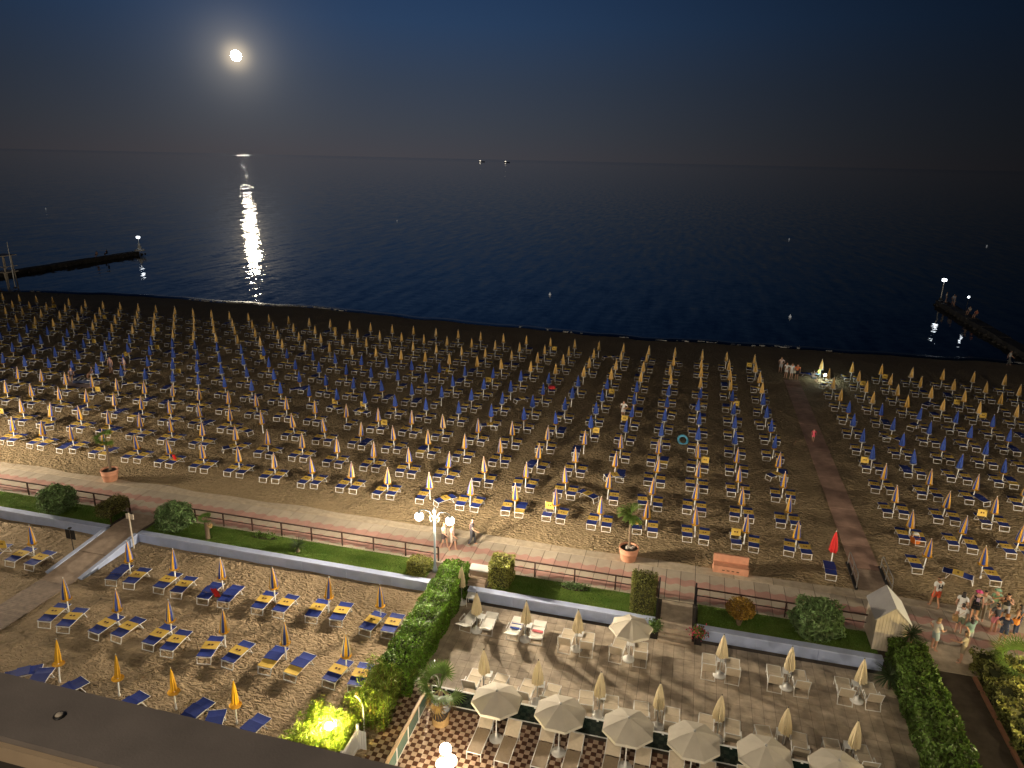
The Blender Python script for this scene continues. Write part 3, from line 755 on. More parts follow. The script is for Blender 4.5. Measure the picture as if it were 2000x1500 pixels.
# flower bed and pots
def bedding(label, loc, n, sx, sy, leaf, hgt=.3, name='flower_bed', cat='flower bed'):
    h = thing(name, label, cat, loc); D = RNG.normal(size=(n, 3)) * np.array([sx, sy, hgt * .35]); D[:, 2] = np.abs(D[:, 2]) + .04
    link('foliage', leaf_mesh('foliage', D, np.tile([0, 0, 1.0], (n, 1)), .07, leaf, .5), h)
    MB().lathe([(1, 0), (.95, .03), (.5, .06), (.001, .06)], 14).build('soil', M_SOIL, h).scale = (sx * 2.2, sy * 2.4, 1)
bedding('low bed of small plants on bare soil at the lawn edge', (-4.55, 32.0, .0), 420, .34, .12, L_OLE)
bedding('low dark flower bed on the left lawn under the railing', (-22.6, 32.0, .0), 420, .40, .12, L_DARK)
def flowerpot(label, loc, leaf):
    p = thing('flower_pot', label, 'flower pot', loc)
    MB().box(-.17, .17, -.17, .17, 0, .42).box(-.19, .19, -.19, .19, .42, .47).build('pot', M_BLACKM, p)
    MB().box(-.16, .16, -.16, .16, .468, .478).build('soil', M_SOIL, p)
    D = RNG.normal(size=(420, 3)) * np.array([.16, .16, .10]) + np.array([0, 0, .62])
    link('leaves', leaf_mesh('leaves', D[:230], D[:230] - np.array([0, 0, .5]), .07, L_DARK, .5), p); tag(link('flowers', leaf_mesh('flowers', D[230:] * np.array([1.25, 1.25, 1]), D[230:], .05, leaf, .8), p), kind='stuff')
flowerpot('black pot of dark pink flowers at the right foot of the deck steps', (1.72, 30.0, LV), L_PINK)
flowerpot('black pot of green leaves at the left foot of the deck steps', (-.32, 29.9, LV), L_OLE)

# ------------------------------------------------------------------ closed beach umbrellas
def folded(z0, z1, rb, gores, seed, flare=1.0, mid=.62, hem=.04, tipz=.03):
    """a folded canopy: pleated cone; gores = list of (material, share); every gore bulges out between two folds"""
    rnd = random.Random(seed); b = MB()
    ring = []; tot = sum(w for _, w in gores)
    ang = 0; cuts = []
    for m, w in gores:
        cuts.append((ang / tot * 2 * math.pi, m, w)); ang += w
    lev = [(0.0, 1.0), (.25, .90), (.5, .70), (.75, .44), (.93, .17), (1.0, .05)]
    jit = [rnd.uniform(.82, 1.18) for _ in gores]; zj = [rnd.uniform(-1, 1) * hem for _ in gores]
    cols = []
    for i, (a, m, w) in enumerate(cuts):
        a2 = cuts[(i + 1) % len(cuts)][0] + (2 * math.pi if i == len(cuts) - 1 else 0)
        cols.append((a, .66, 0, m)); cols.append(((a + a2) / 2, 1.0 * jit[i], zj[i], m))
    n = len(cols)
    for f, k in lev:
        for (a, rr, dz, m) in cols:
            flute = 1 + (rr - 1) * (1 - f * .55)
            r_ = rb * k * flute * flare
            ring.append((r_ * math.cos(a), r_ * math.sin(a), z0 + (z1 - z0) * f + dz * (1 - f) ** 3))
    b.v = ring
    for i in range(len(lev) - 1):
        for j in range(n):
            b.f.append((i * n + j, i * n + (j + 1) % n, (i + 1) * n + (j + 1) % n, (i + 1) * n + j)); b.m.append(cols[j][3])
    o = len(b.v); b.v.append((0, 0, z0 + .18)); 
    for j in range(n): b.f.append((o, (j + 1) % n, j)); b.m.append(cols[j][3])
    b.lathe([(rb * .10, z1 - .01), (.022, z1 + tipz), (.001, z1 + tipz * 1.6)], 6, len(set(m for m, _ in gores)))
    return b
G_STR = []; G_YEL = []; G_BLU = []
for i in range(6): G_STR += [(i % 2, 1.0), (2, .11)]
for i in range(6): G_YEL += [(0, 1.0), (1, .22)]
canopies = {'striped': [], 'blue': [], 'yellow': []}
for v in range(5):
    canopies['striped'].append(folded(.85, 1.90, .205, G_STR, v).mesh('canopy', [M_YEL, M_BLUE, M_PIPE, M_WHITEP]))
    canopies['yellow'].append(folded(.85, 1.90, .195, G_YEL, 20 + v).mesh('canopy', [M_ORAN, M_PIPE, M_WHITEP]))
    bb = folded(.87, 1.90, .20, [(0, 1.0)] * 8, 40 + v)
    for k in range(8): z = .98 + .095 * k; f = (z - .93) / .95; rr = .198 * (1 - f * .86) + .004; bb.lathe([(rr * .96, z), (rr, z + .010), (rr * .94, z + .02)], 12, 2)
    canopies['blue'].append(bb.mesh('canopy', [M_BLUE, M_WHITEP, M_BLUEL]))
pole_me = MB().lathe([(.05, 0), (.05, .10), (.034, .16), (.026, 1.2)], 8).mesh('pole', [M_WHITE], True)
def tray_mesh(m): return MB().lathe([(.03, .80), (.24, .815), (.26, .85), (.245, .85), (.225, .83), (.03, .825)], 14).mesh('tray', [m])
TRAY = {'y': tray_mesh(M_YEL), 'w': tray_mesh(M_WHITEP)}
UMB = {}
def umb_proto(kind, v, tr, canopy_me, name='beach_umbrella'):
    r_ = thing(name, '', 'umbrella'); KIDS[r_.name] = []
    kid(r_, link('pole', pole_me), link('canopy', canopy_me), link('tray', TRAY[tr]))
    return r_
first_use = set()
def place_umb(kind, loc, label, group, tr='y'):
    v = random.randrange(5); key = (kind, v, tr)
    if key not in UMB: UMB[key] = umb_proto(kind, v, tr, canopies[kind][v])
    root = UMB[key]; rz = random.uniform(0, 6.28); 
    if key not in first_use:
        first_use.add(key); root.location = loc; root.rotation_euler = (0, 0, rz); root['label'] = label; root['group'] = group; o = root
    else: o = dup(root, loc, rz, label, group)
    o.rotation_euler = (random.gauss(0, .032), random.gauss(0, .032), rz)
    return o

# ------------------------------------------------------------------ loungers
def lounger_frame():
    b = MB()
    for s in (-.28, .28):
        b.tube([(s, 0, .33), (s, .5, .345), (s, .95, .355), (s, 1.42, .335)], .014, 5)
        b.tube([(s * .93, 1.05, .34), (s * .93, 1.22, .0)], .016, 4)
    b.tube([(-.27, .06, .33), (-.26, -.03, .02), (.26, -.03, .02), (.27, .06, .33)], .021, 5)
    b.tube([(-.25, 1.22, .012), (.25, 1.22, .012)], .014, 4); b.tube([(-.28, 0, .33), (.28, 0, .33)], .02, 5); b.tube([(-.28, 1.42, .34), (.28, 1.42, .34)], .02, 5)
    return b
def sling(y0, y1, z0, z1, w=.29, sag=.02, n=4):
    b = MB(); vs_ = []
    for i in range(n + 1):
        f = i / n; y = y0 + (y1 - y0) * f; z = z0 + (z1 - z0) * f - sag * math.sin(math.pi * f)
        vs_ += [(-w, y, z + .012), (0, y, z - sag * .6 + .012), (w, y, z + .012), (-w, y, z), (0, y, z - sag * .6), (w, y, z)]
    fs = []
    for i in range(n):
        a = i * 6; c = a + 6
        fs += [(a, a + 1, c + 1, c), (a + 1, a + 2, c + 2, c + 1), (a + 4, a + 3, c + 3, c + 4), (a + 5, a + 4, c + 4, c + 5), (a + 3, a, c, c + 3), (a + 2, a + 5, c + 5, c + 2)]
    fs += [(0, 3, 4, 1), (1, 4, 5, 2)]; k = n * 6; fs += [(k, k + 1, k + 4, k + 3), (k + 1, k + 2, k + 5, k + 4)]
    return b.add(vs_, fs)
def marks(b, y, z, tilt=0.0, m=1):
    for s in (-.065, .065):
        b.add([(s - .05, y - .05, z), (s + .035, y - .06, z), (s + .05, y + .02, z), (s, y + .06, z), (s - .045, y + .03, z)], [(0, 1, 2, 3, 4)], m)
    return b
fr_me = lounger_frame().mesh('frame', [M_WHITE])
seat_me = sling(.03, .50, .352, .366).mesh('seat_sling', [M_BSL])
head_me = sling(.96, 1.41, .378, .358).mesh('head_sling', [M_BSL])
b = sling(.47, .97, .405, .415, .295, .006); marks(b, .72, .430); flap_me = b.mesh('sun_flap', [M_YSL, M_PRINT])
b = sling(.47, .97, .405, .415, .295, .006); flapb_me = b.mesh('sun_flap', [M_BSL])
b = MB().box(-.265, .265, .90, .915, .40, .86); 
for s in (-.065, .065): b.box(s - .045, s + .045, .894, .899, .60, .69, 1)
for s in (-.26, .26): b.tube([(s, .95, .36), (s, .91, .88)], .014, 4, 2)
flapup_me = b.mesh('sun_flap', [M_YSL, M_PRINT, M_WHITE])
b = sling(.0, .0, 0, 0); 
backup = MB().box(-.255, .255, 0, .014, 0, .55); backup_me = None
yseat_me = sling(.03, .50, .352, .366).mesh('seat_sling', [M_YSL])
def lg_proto(parts, name='sun_lounger'):
    r_ = thing(name, '', 'sun lounger'); KIDS[r_.name] = []
    kid(r_, *[link(n_, me) for n_, me in parts]); return r_
LPARTS = {'flat': [('frame', fr_me), ('seat_sling', seat_me), ('sun_flap', flap_me), ('head_sling', head_me)],
          'blue': [('frame', fr_me), ('seat_sling', seat_me), ('sun_flap', flapb_me), ('head_sling', head_me)],
          'raised': [('frame', fr_me), ('seat_sling', seat_me), ('sun_flap', flapup_me), ('head_sling', head_me)],
          'yfoot': [('frame', fr_me), ('seat_sling', yseat_me), ('sun_flap', flapb_me), ('head_sling', head_me)]}
LKIND = {}
LDESC = {'flat': 'blue lounger with yellow band', 'blue': 'plain blue lounger', 'raised': 'blue lounger with raised yellow flap', 'yfoot': 'blue lounger with yellow foot'}
def place_lounger(kind, loc, rz, label, group):
    if kind not in LKIND:
        o = LKIND[kind] = lg_proto(LPARTS[kind]); o.location = loc; o.rotation_euler = (0, 0, rz); o['label'] = label; o['group'] = group; return o
    return dup(LKIND[kind], loc, rz, label, group)

# the beach grid: 12 rows along the sea, columns left and right of the beach path
ROWY = [39.18 + 3.491 * j for j in range(12)]
spots = []
for j, Y in enumerate(ROWY):
    k = 0
    while True:
        X = 6.86 - 2.763 * k
        if proj(X, Y, 1)[0] < -22: break
        spots.append((j, k + 1, 'left', X, Y)); k += 1
    k = 0
    while True:
        X = 13.62 + 2.80 * k
        if proj(X, Y, 1)[0] > 2025: break
        spots.append((j, k + 1, 'right', X, Y)); k += 1
GROUPS = {'striped': 'striped umbrellas of the front rows', 'blue': 'blue umbrellas of the middle rows', 'yellow': 'pale yellow umbrellas of the rear rows'}
UDESC = {'striped': 'closed yellow and blue umbrella', 'blue': 'closed blue umbrella', 'yellow': 'closed pale yellow umbrella'}
loungers = []
rl = random.Random(5)
spots.sort(key=lambda q: proj(q[3], q[4], 1)[2])
NUMB = 278
far_umb = []
for si, (j, k, side, X, Y) in enumerate(spots):
    kind = 'striped' if j < 4 else ('blue' if j < 8 else 'yellow')
    x = X + rl.gauss(0, .05); y = Y + rl.gauss(0, .06)
    if si >= NUMB: far_umb.append((x, y, rl.uniform(0, 6.28), kind + str(rl.randrange(5)), None))
    else: place_umb(kind, (x, y, .03), f'{UDESC[kind]}, {ordn(j + 1)} row from promenade, {ordn(k)} {side} of boardwalk', GROUPS[kind], 'y' if (j < 4 or rl.random() < .35) else 'w')
    for s in (-1, 1):
        q = rl.random(); kd = 'flat' if q < .86 else ('blue' if q < .91 else ('raised' if q < .96 else 'yfoot'))
        rz = rl.gauss(0, .05); dx = s * (.42 + abs(rl.gauss(0, .04)))
        if rl.random() < .02: continue
        if rl.random() < .05: rz += rl.choice((-1, 1)) * rl.uniform(.5, 1.3); dx *= 1.4
        loungers.append((x + dx, y - .76 + rl.gauss(0, .05), rz, kd, f'{LDESC[kd]} {"left" if s < 0 else "right"} of pole, {ordn(j + 1)} row, {ordn(k)} {side} of boardwalk'))
def vis(l):
    u, v, dd = proj(l[0], l[1], .3); return dd + (0 if -15 < u < 2015 and v < 1510 else 1000)
loungers.sort(key=vis)
NEAR = 258
for x, y, rz, kd, lab in loungers[:NEAR]: place_lounger(kd, (x, y, .03), rz, lab, 'sun loungers of the beach rows')
def merged(name, items, zoff, LPARTS=LPARTS):
    VS = []; FS = []; LT = []; MI = []; o = 0; mats = []; 
    cache = {}
    for kd in LPARTS:
        vv = []; fl = []; lt = []; mi = []; oo = 0
        for _, me in LPARTS[kd]:
            co = np.empty(len(me.vertices) * 3, np.float32); me.vertices.foreach_get('co', co); vv.append(co.reshape(-1, 3))
            li = np.empty(len(me.loops), np.int32); me.loops.foreach_get('vertex_index', li); fl.append(li + oo); oo += len(me.vertices)
            l2 = np.empty(len(me.polygons), np.int32); me.polygons.foreach_get('loop_total', l2); lt.append(l2)
            m2 = np.empty(len(me.polygons), np.int32); me.polygons.foreach_get('material_index', m2)
            mp = []
            for q in me.materials:
                if q not in mats: mats.append(q)
                mp.append(mats.index(q))
            mi.append(np.array(mp)[m2])
        cache[kd] = [np.concatenate(a) for a in (vv, fl, lt, mi)]
    for x, y, rz, kd, _ in items:
        v, f, l, m = cache[kd]; c, s = math.cos(rz), math.sin(rz)
        VS.append(np.stack([v[:, 0] * c - v[:, 1] * s + x, v[:, 0] * s + v[:, 1] * c + y, v[:, 2] + zoff], 1)); FS.append(f + o); LT.append(l); MI.append(m); o += len(v)
    V = np.concatenate(VS); F = np.concatenate(FS); L = np.concatenate(LT); M_ = np.concatenate(MI)
    me = bpy.data.meshes.new(name); me.vertices.add(len(V)); me.vertices.foreach_set('co', V.astype(np.float32).ravel())
    me.loops.add(len(F)); me.loops.foreach_set('vertex_index', F.astype(np.int32))
    me.polygons.add(len(L)); me.polygons.foreach_set('loop_start', np.concatenate([[0], np.cumsum(L)[:-1]]).astype(np.int32)); me.polygons.foreach_set('loop_total', L.astype(np.int32))
    for q in mats: me.materials.append(q)
    me.polygons.foreach_set('material_index', M_.astype(np.int32)); me.update(calc_edges=True); me.validate()
    return link(name, me)
tag(merged('distant_loungers', loungers[NEAR:], .03), 'hundreds of small distant blue and white loungers in the rear rows', 'sun loungers', kind='stuff')

UP = {kd + str(v): [('pole', pole_me), ('canopy', me), ('tray', TRAY['w'])] for kd in ('striped', 'blue', 'yellow') for v, me in enumerate(canopies[kd])}
tag(merged('distant_umbrellas', far_umb, .03, UP), 'small distant closed umbrellas in the rear rows on the left', 'umbrellas', kind='stuff')

# garden on the left: three rows of umbrellas with loungers
G3 = [MB_ for MB_ in (folded(.90, 1.92, .135, [(0, 1.0)] * 7, 60, mid=.8), folded(.90, 1.92, .14, [(0, 1.0)] * 7, 61))]
canopies['plain'] = [g.mesh('canopy', [M_YEL, M_WHITEP]) for g in (G3[0], G3[1], G3[0], G3[1], G3[0])]
UDESC['plain'] = 'closed plain yellow umbrella'
GR = [(27.3, [-33.9, -27.6, -24.8, -21.95, -18.95, -16.0, -13.2], 'striped', 'by the garden wall'), (23.6, [-27.85, -25.0, -22.05, -19.2, -16.1, -13.15], 'striped', 'in the middle garden row'), (19.7, [-24.45, -21.45, -18.7, -15.9], 'plain', 'in the garden row by the parapet')]
SIDE = ['left', 'right']
for Y, XS, kind, where in GR:
    for i, X in enumerate(XS):
        place_umb(kind, (X, Y, LV), f'{UDESC[kind]} {where}, {ordn(i + 1)} from the left', 'umbrellas in the hotel garden').scale = (.95, .95, 1.06)
        for s in (0, 1):
            lx = X + (-.30, .86)[s] + random.gauss(0, .06); ly = Y - 1.12 + random.gauss(0, .08); rz = random.gauss(0, .09); kd = 'flat'
            if Y > 27 and i == 3: rz = .05; kd = 'blue'
            if Y > 27 and i == 1 and s == 0: kd = 'blue'
            if Y > 23 and Y < 24 and i == 4: kd = 'yfoot'
            if kind == 'plain':
                if (i, s) in ((1, 0), (2, 0)): continue
                kd = 'blue'; rz += (.35, -.3)[s]
            place_lounger(kd, (lx, ly, LV), rz, f'{LDESC[kd]} {SIDE[s]} of the {ordn(i + 1)} umbrella {where}', 'sun loungers in the hotel garden').scale = (1.18, 1.02, 1.05)
place_lounger('raised', (-35.6, 26.2, LV), .25, 'blue lounger with raised yellow flap at the far left edge of the garden', 'sun loungers in the hotel garden')
place_lounger('blue', (-26.6, 19.0, LV), -.9, 'plain blue lounger askew at the lower left beside the parapet', 'sun loungers in the hotel garden')
def towel(label, loc, m, sz=(.5, .7), name='beach_towel', cat='towel', hang=.5):
    b = MB(); n = 7; vs_ = []
    for i in range(n):
        for j in range(n):
            u, v = i / (n - 1) - .5, j / (n - 1) - .5
            vs_.append((u * sz[0], v * sz[1] * .5 + .05 * math.sin(7 * u), -hang * (v + .5) + .03 * math.sin(u * 17 + v * 5)))
    fs = [(i * n + j, (i + 1) * n + j, (i + 1) * n + j + 1, i * n + j + 1) for i in range(n - 1) for j in range(n - 1)]
    b.add(vs_, fs); b.add([(p[0], p[1] + .012, p[2]) for p in vs_], [f[::-1] for f in fs]); o = b.build(name, m, None, loc); return tag(o, label, cat)
towel('red towel hanging between two blue garden loungers', (-21.85, 26.6, .22), M_RED, (.42, .5), hang=.62)
towel('red towel hanging from a front row umbrella near the left terracotta pot', (-34.1, 39.0, .85), M_RED, (.3, .3), hang=.6)
towel('pale blue towel spread over a lounger in the blue rows', (-7.2, 56.0, .62), mat('sky_blue_cloth', (.10, .34, .52), .8), (.8, 1.6), hang=.2)

# lifeguard's red umbrella and its blue lounger by the path
r_ = thing('red_umbrella', 'closed red umbrella beside the start of the beach path', 'umbrella', (8.75, 38.4, .03))
link('pole', pole_me, r_); folded(.75, 1.98, .24, [(0, 1.0)] * 9, 77).build('canopy', [M_RED, M_WHITEP], r_)
place_lounger('blue', (8.45, 36.55, .03), -.04, 'plain blue lounger in front of the closed red umbrella', 'sun loungers of the beach rows')

# ------------------------------------------------------------------ sun deck: cream umbrellas, canvas chairs, side tables
base_me = MB().lathe([(.27, 0), (.27, .05), (.22, .08), (.07, .10), (.05, .28), (.03, .30)], 18).mesh('base', [M_WHITEP], True)
spole = MB().lathe([(.024, .1), (.022, 2.1)], 8).mesh('pole', [M_STEEL], True)
dcan = [folded(1.0, 2.12, .25, [(0, 1.0)] * 10, 90 + i, hem=.05).mesh('canopy', [M_CREAM, M_BLACKM]) for i in range(4)]
def deck_umb(loc, label, i):
    r_ = thing('deck_umbrella', label, 'umbrella', loc, random.uniform(0, 6), 'closed cream umbrellas on the sun deck')
    link('base', base_me, r_); link('pole', spole, r_); link('canopy', dcan[i % 4], r_)
D1 = [-8.55, -6.15, -3.72, 2.66, 5.46, 8.28]; D2 = [-7.05, -4.72, -2.14, .18, 2.5, 4.9, 7.35]
D1N = ['nearest the hedge', 'second from the hedge', 'left of the open parasol', 'right of the flower pots', 'second from the hut end', 'at the hut end']
deck_umb((-9.95, 29.9, LV), 'closed grey-white umbrella in the corner between the hedge and the wall', 0)
for i, X in enumerate(D1): deck_umb((X, 27.95, LV), f'closed cream deck umbrella in the sea-side row, {D1N[i]}', i)
for i, X in enumerate(D2): deck_umb((X, 24.1, LV), f'closed cream deck umbrella along the glass balustrade, {ordn(i + 1)} from the left', i + 1)
def chair_frame(back):
    b = MB(); a = back
    for s in (-.29, .29):
        b.tube([(s, 0, .36), (s, 1.34, .36)], .018, 5); b.tube([(s, 1.2, .36), (s, 1.26, 0)], .016, 5); b.tube([(s, .12, .36), (s, -.02, 0)], .016, 5)
        b.tube([(s, .1, .36), (s, .1 - .62 * math.cos(a), .36 + .62 * math.sin(a))], .018, 5)
        b.tube([(s * 1.08, .12, .36), (s * 1.08, .05, .56), (s * 1.08, .55, .56), (s * 1.08, .6, .36)], .016, 5)
    b.tube([(-.29, -.02, .02), (.29, -.02, .02)], .014, 5); b.tube([(-.29, .1 - .62 * math.cos(a), .36 + .62 * math.sin(a)), (.29, .1 - .62 * math.cos(a), .36 + .62 * math.sin(a))], .018, 5)
    b.tube([(-.29, 1.34, .36), (.29, 1.34, .36)], .018, 5)
    return b
def back_panel(a, w=.275):
    b = MB(); p0 = Vector((0, .1, .37)); d_ = Vector((0, -math.cos(a), math.sin(a))); nn = Vector((0, math.sin(a), math.cos(a))) * .012
    vs_ = []
    for f in (0, .5, 1):
        q = p0 + d_ * (.60 * f)
        for s in (-w, -.004, .004, w): vs_.append(q + Vector((s, 0, 0)) + nn * .5)
    fs = []
    for i in (0, 1):
        for j in (0, 1, 2): fs.append((i * 4 + j, i * 4 + j + 1, i * 4 + j + 5, i * 4 + j + 4))
    b.add(vs_, fs); b.add([v - nn for v in vs_], [f[::-1] for f in fs]); return b
CH = {}
for nm, ang, mt in (('up', R(68), M_TAN), ('low', R(28), M_WHITEC)):
    CH[nm] = [('frame', chair_frame(ang).mesh('frame', [M_WHITE])), ('seat_canvas', sling(.12, .86, .36, .37, .275, .02).mesh('seat_canvas', [mt])),
              ('foot_canvas', sling(.88, 1.33, .37, .36, .275, .01).mesh('foot_canvas', [mt])), ('back_canvas', back_panel(ang).mesh('back_canvas', [mt]))]
def deck_chair(kind, loc, rz, label):
    r_ = thing('deck_chair', label, 'deck chair', loc, rz, 'canvas chairs on the sun deck')
    for n_, me in CH[kind]: link(n_, me, r_)
    return r_
def side_table(loc, label):
    r_ = thing('side_table', label, 'side table', loc, random.gauss(0, .08), 'white side tables on the sun deck')
    MB().box(-.17, .17, -.2, .2, .40, .425).build('top', M_WHITEP, r_)
    me = MB().box(-.015, .015, -.015, .015, 0, .40).mesh('leg', [M_WHITEP])
    for sx in (-.14, .14):
        for sy in (-.17, .17): link('leg', me, r_, (sx, sy, 0))
stripe = []
for i, X in enumerate(D1 + [-1.32]):
    kd = 'low' if i < 2 else 'up'
    who = ('open scalloped parasol' if i == 6 else f'umbrella {D1N[i].split(",")[0]}')
    for s in (-1, 1):
        adj = 'reclined white canvas chair' if kd == 'low' else 'upright tan canvas chair'
        deck_chair(kd, (X + s * .53 + random.gauss(0, .03), 27.5 + (.25 if kd == 'low' else 0), LV), random.gauss(0, .07), f'{adj} {"left" if s < 0 else "right"} of the {who}, sea-side row')
    side_table((X + random.gauss(.02, .02), 28.55, LV), f'small white table before the {who}, sea-side row')
for i, X in enumerate(D2):
    for s in (-1, 1):
        deck_chair('up', (X + s * .53 + random.gauss(0, .03), 23.62, LV), random.gauss(0, .08), f'upright tan chair {"left" if s < 0 else "right"} of the {ordn(i + 1)} balustrade-side deck umbrella')
    side_table((X + .02, 24.75, LV), f'small white table behind the {ordn(i + 1)} deck umbrella along the balustrade')
M_BSTR = mat('blue_cloth', (.05, .10, .40), .8); M_RSTR = mat('rose_cloth', (.55, .12, .13), .8)
tag(MB().box(-.27, .27, 0, .12, 0, .02).box(-.27, .27, .16, .34, 0, .012, 1).box(-.27, .27, .38, .42, 0, .02).build('striped_towel', [M_BSTR, M_WHITEC], None, (-6.68, 28.1, LV + .385)), 'blue striped towel lying on a reclined white chair', 'towel')
tag(MB().box(-.27, .27, 0, .16, 0, .02).box(-.27, .27, .16, .30, 0, .012, 1).build('striped_towel', [M_RSTR, M_WHITEC], None, (-5.62, 28.15, LV + .385)), 'rose red striped towel lying on a reclined white chair', 'towel')
t_ = thing('white_bin', 'white waste bin standing by the clipped hedge on the deck', 'bin', (-9.55, 24.75, LV))
MB().lathe([(.13, 0), (.16, .42), (.13, .42), (.12, .1)], 14).build('bucket', M_WHITEP, t_); MB().lathe([(.165, .40), (.175, .44), (.15, .45)], 14).build('rim', M_STEEL, t_)
# corner stool-table by the hedge end
t_ = thing('side_table', 'narrow white table in the corner beside the hedge end', 'side table', (-9.45, 29.9, LV), .1)
MB().box(-.2, .2, -.25, .25, .52, .56).build('top', M_WHITEP, t_); me = MB().box(-.015, .015, -.015, .015, 0, .52).mesh('leg', [M_WHITEP])
for sx in (-.18, .18):
    for sy in (-.22, .22): link('leg', me, t_, (sx, sy, 0))
t_ = thing('plinth', 'white-topped low plinth at the top of the hedge-end steps', 'plinth', (-9.55, 31.75, 0))
MB().box(-.50, .50, -.22, .22, -.02, .42).build('body', M_RAMP, t_); MB().box(-.54, .54, -.30, .30, .42, .48).build('top', M_WHITEP, t_)

def open_parasol(name, label, loc, r, z, n, rise, m, scallop=False, group=None, rot=0.0):
    p = thing(name, label, 'parasol', loc, rot, group)
    link('base', base_me, p); MB().lathe([(.024, .1), (.022, z + rise - .02)], 8).build('pole', M_WHITE, p)
    segs = 4; b = MB(); vs_ = [(0, 0, z + rise)]
    A = [2 * math.pi * k / (2 * n) for k in range(2 * n)]
    for i in range(1, segs + 1):
        f = i / segs
        for k, a in enumerate(A):
            rr = r * f * (1 if k % 2 == 0 else math.cos(math.pi / n) * (.93 if scallop else .985)); sagz = 0 if k % 2 == 0 else -.02 * math.sin(math.pi * f)
            vs_.append((rr * math.cos(a), rr * math.sin(a), z + rise * (1 - f) ** 1.0 + .05 * math.sin(math.pi * f) + sagz + (.015 * f if k % 2 and not scallop else 0)))
    N2 = 2 * n; fs = []
    for k in range(N2): fs.append((0, 1 + k, 1 + (k + 1) % N2))
    for i in range(segs - 1):
        for k in range(N2): fs.append((1 + i * N2 + k, 1 + (i + 1) * N2 + k, 1 + (i + 1) * N2 + (k + 1) % N2, 1 + i * N2 + (k + 1) % N2))
    for g in range(n):    # each gore a panel of its own
        idx = {}; gb = MB(); ff_ = []
        for f_ in fs:
            c = sum((Vector(vs_[q]) for q in f_), Vector()) / len(f_); a = math.atan2(c.y, c.x) % (2 * math.pi)
            if int(a / (2 * math.pi / n)) % n == g: ff_.append(f_)
        for f_ in ff_:
            for q in f_:
                if q not in idx: idx[q] = len(idx)
        gb.add([vs_[q] for q in idx], [tuple(idx[q] for q in f_) for f_ in ff_])
        gb.build('canopy_panel', m, p, smooth=True)
        a0, a1, a2 = A[2 * g], A[2 * g + 1], A[(2 * g + 2) % N2]; vb = MB(); top = []; bot = []
        for q, a in enumerate((a0, a1, a2)):
            w = vs_[1 + (segs - 1) * N2 + (2 * g + q) % N2]; top.append((w[0] * 1.004, w[1] * 1.004, w[2])); bot.append((w[0] * 1.01, w[1] * 1.01, w[2] - (.13 if q == 1 else .10)))
        vb.add(top + bot, [(0, 1, 4, 3), (1, 2, 5, 4)]); vb.build('valance', M_ECRUL, p)
        MB().tube([(0, 0, z + rise - .03), (r * .97 * math.cos(a0), r * .97 * math.sin(a0), z - .015)], .008, 4).build('rib', M_WHITE, p)
    MB().lathe([(.05, z + rise - .01), (.045, z + rise + .03), (.015, z + rise + .06), (.001, z + rise + .07)], 8).build('finial', M_STEEL, p)
open_parasol('open_parasol', 'open cream parasol with scalloped edge on the deck near the steps', (-1.32, 27.9, LV), .98, 1.72, 8, .42, M_ECRU, True, None, .2)
PX = [-5.82, -3.36, -.83, 1.5, 3.92, 6.3]
for i, X in enumerate(PX):
    open_parasol('open_parasol', f'open octagonal cream parasol on the checkered patio, {ordn(i + 1)} from the left', (X, 21.75, LV), .98, 1.88, 8, .40, M_ECRU, False, 'open parasols on the checkered patio', .39 + random.uniform(-.05, .05))

# patio loungers (taupe mesh) under the parasols, feet to the hotel
def patio_lounger(loc, rz, label):
    p = thing('patio_lounger', label, 'sun lounger', loc, rz, 'taupe loungers on the checkered patio')
    b = MB()
    for s in (-.28, .28):
        b.tube([(s, 0, .34), (s, 1.28, .34)], .018, 5); b.tube([(s, .03, .34), (s, 0, 0)], .016, 5); b.tube([(s, 1.5, .34), (s, 1.5, 0)], .016, 5)
        b.tube([(s, 1.28, .34), (s, 1.62, .34)], .018, 5); b.tube([(s, 1.28, .35), (s, 1.86, .62)], .018, 5)
    for y, z in ((0, .34), (1.62, .34), (1.86, .62)): b.tube([(-.28, y, z), (.28, y, z)], .018, 5)
    b.build('frame', M_WHITE, p); sling(.02, 1.24, .345, .345, .265, .02, 6).build('seat_mesh', M_TAUPE, p); sling(1.29, 1.85, .36, .62, .265, .01).build('head_mesh', M_TAN, p)
for i, X in enumerate(PX):
    for s in (-1, 1): patio_lounger((X + s * .52 + (-.02 if s < 0 else .05), 20.52 - (.12 if s > 0 else 0), LV), -.03, f'taupe lounger {"left" if s < 0 else "right"} of the {ordn(i + 1)} open patio parasol')

# glass balustrades
M_GLASS = mat('dark_glass', (.010, .022, .018), .06, spec=.6); M_GLASSG = mat('green_glass', (.12, .20, .17), .12, spec=.7); M_WOODR = mat('tan_handrail', (.50, .33, .16), .5, .1, 3)
gb_ = thing('glass_balustrade', 'white framed dark glass balustrade between the sun deck and the patio', 'balustrade', (0, 22.9, LV))
gx = [-8.9 + 2.49 * i for i in range(9)]
MB().box(gx[0], gx[-1], -.03, .03, .86, .90).build('top_rail', M_WHITE, gb_); MB().box(gx[0], gx[-1], -.03, .03, .06, .10).build('bottom_rail', M_WHITE, gb_)
pm = MB().box(-.025, .025, -.028, .028, 0, .86).mesh('post', [M_WHITE]); gm = MB().box(.03, 2.46, -.008, .008, .10, .86).mesh('glass_pane', [M_GLASS]); cm2 = MB().box(-.04, .04, -.035, .035, 0, .05).mesh('clamp', [M_WHITEP])
for i, x in enumerate(gx):
    link('post', pm, gb_, (x, 0, 0))
    if i < 8:
        link('glass_pane', gm, gb_, (x, 0, 0))
        for q in (.25, .75): link('clamp', cm2, gb_, (x + 2.49 * q, 0, .06)); link('clamp', cm2, gb_, (x + 2.49 * q, 0, .80))
